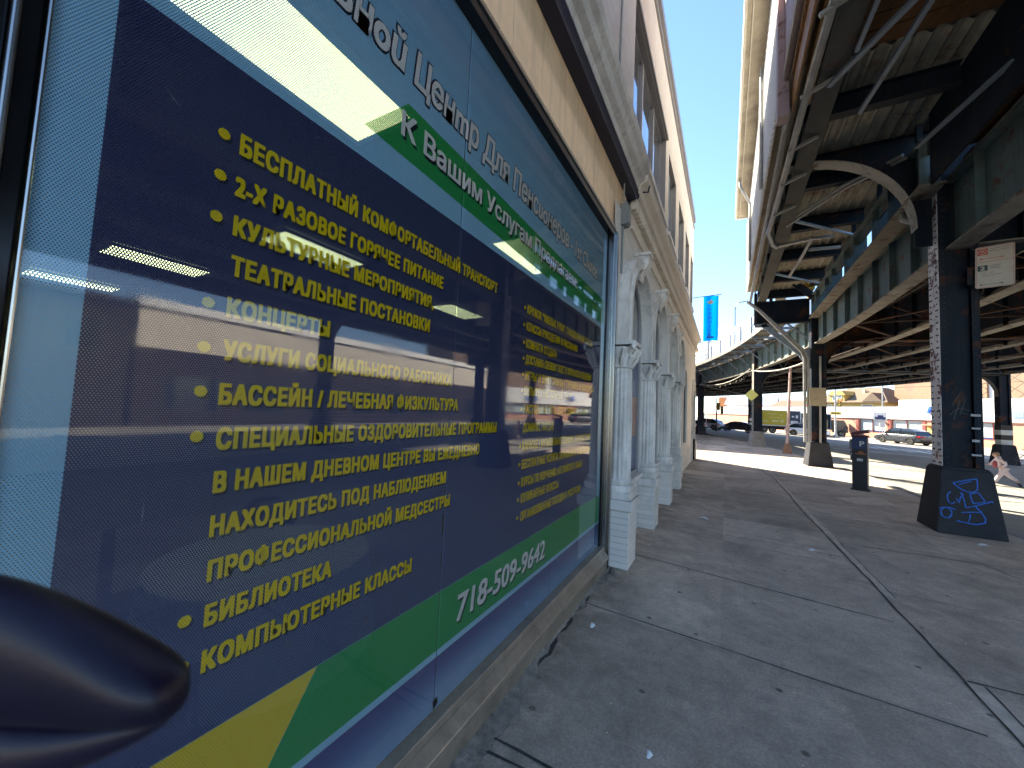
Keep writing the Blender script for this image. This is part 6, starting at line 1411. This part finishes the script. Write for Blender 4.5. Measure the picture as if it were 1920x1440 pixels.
a = MB(); a.prism([(-.38,0,3.35),(0,0,2.95),(.38,0,3.35),(0,0,3.75)],(0,.02,0)); a.build('plate',mat('faded_lime_sign',(0.50,0.52,0.16),.5,var=.1),t); a = MB(); a.box(.02,.06,.021,.30,3.2,3.4); a.build('bracket',M_TEAL,t)
# street lamp above the yellow house and overhead wires
t = thing('street_lamp','cobra-head street lamp on a mast rising before the yellow house','street lamp',(17.6,66.6,0))
a = MB(); a.lathe([(0,0),(.14,0),(.07,1),(.06,7.3),(0,7.3)],(0,0,0),10); a.tube([(0,0,7.2),(-.5,-.2,7.7),(-1.4,-.6,7.75)],.04,6); a.build('mast',M_GALV,t)
a = MB(); a.lathe([(0,-.28),(.10,-.22),(.14,0),(.10,.22),(0,.28)],(-1.5,-.65,7.72),10,axis='x'); a.build('lamp_head',mat('blue_grey_lamp',(0.10,0.13,0.22),.4,metal=.4),t)
for k,(z0,z1,lb) in enumerate(((7.7,8.6,'upper overhead wire crossing before the yellow house roof'),(6.9,7.6,'lower overhead wire crossing before the yellow house roof'))):
    w = MB(); P = [(8.5+i*1.6,71-i*.55,z0+(z1-z0)*i/14-.5*4*(i/14)*(1-i/14)) for i in range(15)]; w.tube(P,.022,4); tag(w.build('overhead_wire',M_TRIM),lb,'wire')
# low kerb island with bicycle near the right edge
M_BIKE = mat('maroon_bike_frame',(0.22,0.03,0.06),.4,metal=.3,var=.1)
t = thing('bicycle','parked bicycle with dark wheels at the right edge of the picture','bicycle',(14.75,32.6,ZR),-.35)
for k,xx in enumerate((-.52,.52)):
    a = MB(); N=22; a.tube([(xx+.33*math.cos(2*PI*i/N),0,.34+.33*math.sin(2*PI*i/N)) for i in range(N+1)],.018,6,cap=False); w = a.build('wheel',M_TYRE,t); a = MB()
    for i in range(7): a.tube([(xx,0,.34),(xx+.32*math.cos(2*PI*i/7),0,.34+.32*math.sin(2*PI*i/7))],.004,4)
    a.build('spokes',M_RIM,w)
a = MB(); 
for p,q in (((-.52,0,.34),(-.1,0,.30)),((-.52,0,.34),(-.2,0,.78)),((-.1,0,.30),(-.24,0,.88)),((-.1,0,.30),(.36,0,.78)),((-.2,0,.78),(.34,0,.84)),((.52,0,.34),(.33,0,.95))): a.tube([p,q],.018,6)
a.build('frame',M_BIKE,t); a = MB(); a.tube([(.33,-.25,1.0),(.33,0,.96),(.33,.25,1.0)],.012,6); a.build('handlebar',M_TRIM,t); a = MB(); a.box(-.38,-.12,-.06,.06,.88,.93); a.build('saddle',M_TRIM,t,bevel=.02)
# ------------------------------------------------------------------ child stepping out across the sunlit road
M_SKIN = mat('skin',(0.50,0.30,0.22),.55,var=.06); M_PINK = mat('pale_pink_tracksuit',(0.62,0.50,0.50),.8,var=.06,scale=9); M_HAIR = mat('light_hair',(0.28,0.16,0.08),.7,var=.2,scale=30); M_SHOE = mat('dark_shoe',(0.03,0.02,0.03),.6,var=.2); M_BAG = mat('red_green_bag',(0.30,0.05,0.06),.7,var=.3,scale=12); M_EYE = mat('eye',(0.02,0.02,0.02),.2,var=0); M_LIP = mat('lips',(0.40,0.13,0.12),.5,var=0)
def skin(name, pts, edges, m, parent, root=0, sub=2):
    """one continuous surface grown round a jointed skeleton: pts = (x,y,z,rx,ry)"""
    me = bpy.data.meshes.new(name); me.from_pydata([p[:3] for p in pts],edges,[]); me.update(); o = bpy.data.objects.new(name,me); COL.objects.link(o); o.parent = parent
    o.modifiers.new('skin','SKIN'); s = o.modifiers.new('sub','SUBSURF'); s.levels = sub; s.render_levels = sub
    for i,p in enumerate(pts):
        d = me.skin_vertices[0].data[i]; d.radius = (p[3],p[4] if len(p) > 4 else p[3]); d.use_root = (i == root)
    me.materials.append(m); o.modifiers['skin'].use_smooth_shade = True; return o
t = thing('person','child in pale pink hooded tracksuit striding left with a red bag across the sunlit road','person',(8.50,20.35,ZR),.0)
t.scale = (1.0,1.0,1.0)
# x to the right of the picture, figure faces left (-x); leaning forward in mid-stride
body = [(0,0,.60,.085,.075),(-.03,0,.72,.09,.08),(-.08,0,.86,.10,.085),(-.105,0,.945,.05,.05),(-.13,0,.985,.036,.036),
 (.02,-.065,.56,.065,.065),(-.12,-.07,.33,.05,.05),(-.24,-.07,.10,.034,.034),(-.31,-.07,.045,.03,.024),
 (.04,.065,.56,.065,.065),(.16,.07,.36,.05,.05),(.36,.07,.20,.035,.035),(.385,.07,.11,.03,.026),
 (-.09,-.125,.90,.045,.045),(.02,-.17,.75,.034,.034),(-.12,-.16,.66,.028,.028),(-.165,-.155,.655,.018,.022),
 (-.09,.125,.90,.045,.045),(-.18,.17,.75,.034,.034),(-.27,.15,.70,.028,.028),(-.31,.145,.70,.018,.022)]
be = [(0,1),(1,2),(2,3),(3,4),(0,5),(5,6),(6,7),(7,8),(0,9),(9,10),(10,11),(11,12),(2,13),(13,14),(14,15),(15,16),(2,17),(17,18),(18,19),(19,20)]
bo = skin('body',body,be,M_SKIN,t)
suit = [(p[0],p[1],p[2],p[3]+.018,(p[4] if len(p)>4 else p[3])+.018) for p in body]
jk = [0,1,2,3,13,14,15,17,18,19]; mp_ = {i:k for k,i in enumerate(jk)}
jp = [suit[i] for i in jk]; jp[0] = (0,0,.58,.115,.10); jp[3] = (-.10,0,.925,.058,.058)
skin('jacket',jp,[(mp_[a_],mp_[b_]) for a_,b_ in be if a_ in mp_ and b_ in mp_],M_PINK,t)
tk = [0,5,6,7,9,10,11]; mp_ = {i:k for k,i in enumerate(tk)}
skin('trousers',[suit[i] for i in tk],[(mp_[a_],mp_[b_]) for a_,b_ in be if a_ in mp_ and b_ in mp_],M_PINK,t)
head = MB(); 
def egg(mb,c,rx,ry,rz,n=14,m_=10,taper=0):
    vs=[];fs=[]
    for i in range(m_+1):
        ph=-PI/2+PI*i/m_
        for k in range(n):
            th=2*PI*k/n; z=math.sin(ph); w=1-taper*max(0,-z); vs.append((c[0]+rx*w*math.cos(ph)*math.cos(th),c[1]+ry*w*math.cos(ph)*math.sin(th),c[2]+rz*z))
    for i in range(m_):
        for k in range(n): fs.append((i*n+k,i*n+(k+1)%n,(i+1)*n+(k+1)%n,(i+1)*n+k))
    mb.add(vs,fs)
hc = (-.155,0,1.06); egg(head,hc,.078,.068,.095,taper=.28); egg(head,(hc[0]-.078,0,hc[2]-.012),.014,.012,.018,8,6); egg(head,(hc[0]-.01,-.068,hc[2]),.015,.008,.022,8,6); egg(head,(hc[0]-.01,.068,hc[2]),.015,.008,.022,8,6)
hd_ = head.build('head',M_SKIN,t,smooth=True)
for s_ in (-1,1):
    q = MB(); egg(q,(hc[0]-.068,s_*.027,hc[2]+.006),.008,.010,.007,8,6); q.build('eye',M_EYE,hd_,smooth=True)
q = MB(); egg(q,(hc[0]-.070,0,hc[2]-.045),.006,.020,.006,8,6); q.build('mouth',M_LIP,hd_)
q = MB(); egg(q,(hc[0]+.014,0,hc[2]+.022),.082,.075,.090); q.build('hair',M_HAIR,t,smooth=True)
q = MB(); egg(q,(hc[0]+.055,0,hc[2]-.09),.075,.085,.06); q.build('hood',M_PINK,t,smooth=True)
for (hx,hy,hz,fx) in ((-.165,-.155,.655,-1),(-.31,.145,.70,-1)):
    pts=[(hx,hy,hz,.018,.010),(hx-.03,hy,hz-.004,.020,.009)]; ed=[(0,1)]
    for k,(dy,l) in enumerate(((-.016,.026),(-.006,.030),(.005,.028),(.015,.022))):
        b_=len(pts); pts += [(hx-.045,hy+dy,hz-.006,.005,.005),(hx-.045-l*.6,hy+dy*1.1,hz-.014,.0045,.0045),(hx-.045-l*.8,hy+dy*1.1,hz-.026,.004,.004)]; ed += [(1,b_),(b_,b_+1),(b_+1,b_+2)]
    b_=len(pts); pts += [(hx-.02,hy-.022,hz-.01,.0055,.0055),(hx-.035,hy-.028,hz-.024,.0045,.0045)]; ed += [(0,b_),(b_,b_+1)]
    skin('hand',pts,ed,M_SKIN,t,sub=1)
for (x_,y_,z_,rot) in ((-.295,-.07,.0,0),(.39,.07,.055,1.0)):
    q = MB(); egg(q,(0,0,.035),.085,.036,.035,12,8); q.box(-.08,.085,-.034,.034,0,.018); o = q.build('shoe',M_SHOE,t,smooth=True,loc=(x_,y_,z_)); o.rotation_euler=(0,rot,0)
bg = MB(); egg(bg,(0,0,0),.055,.09,.13,14,10); o = tag(bg.build('shoulder_bag',M_BAG,smooth=True,loc=(8.50-.27,20.35-.22,ZR+.74)),'small red and green bag carried in front of the child in pink','bag')
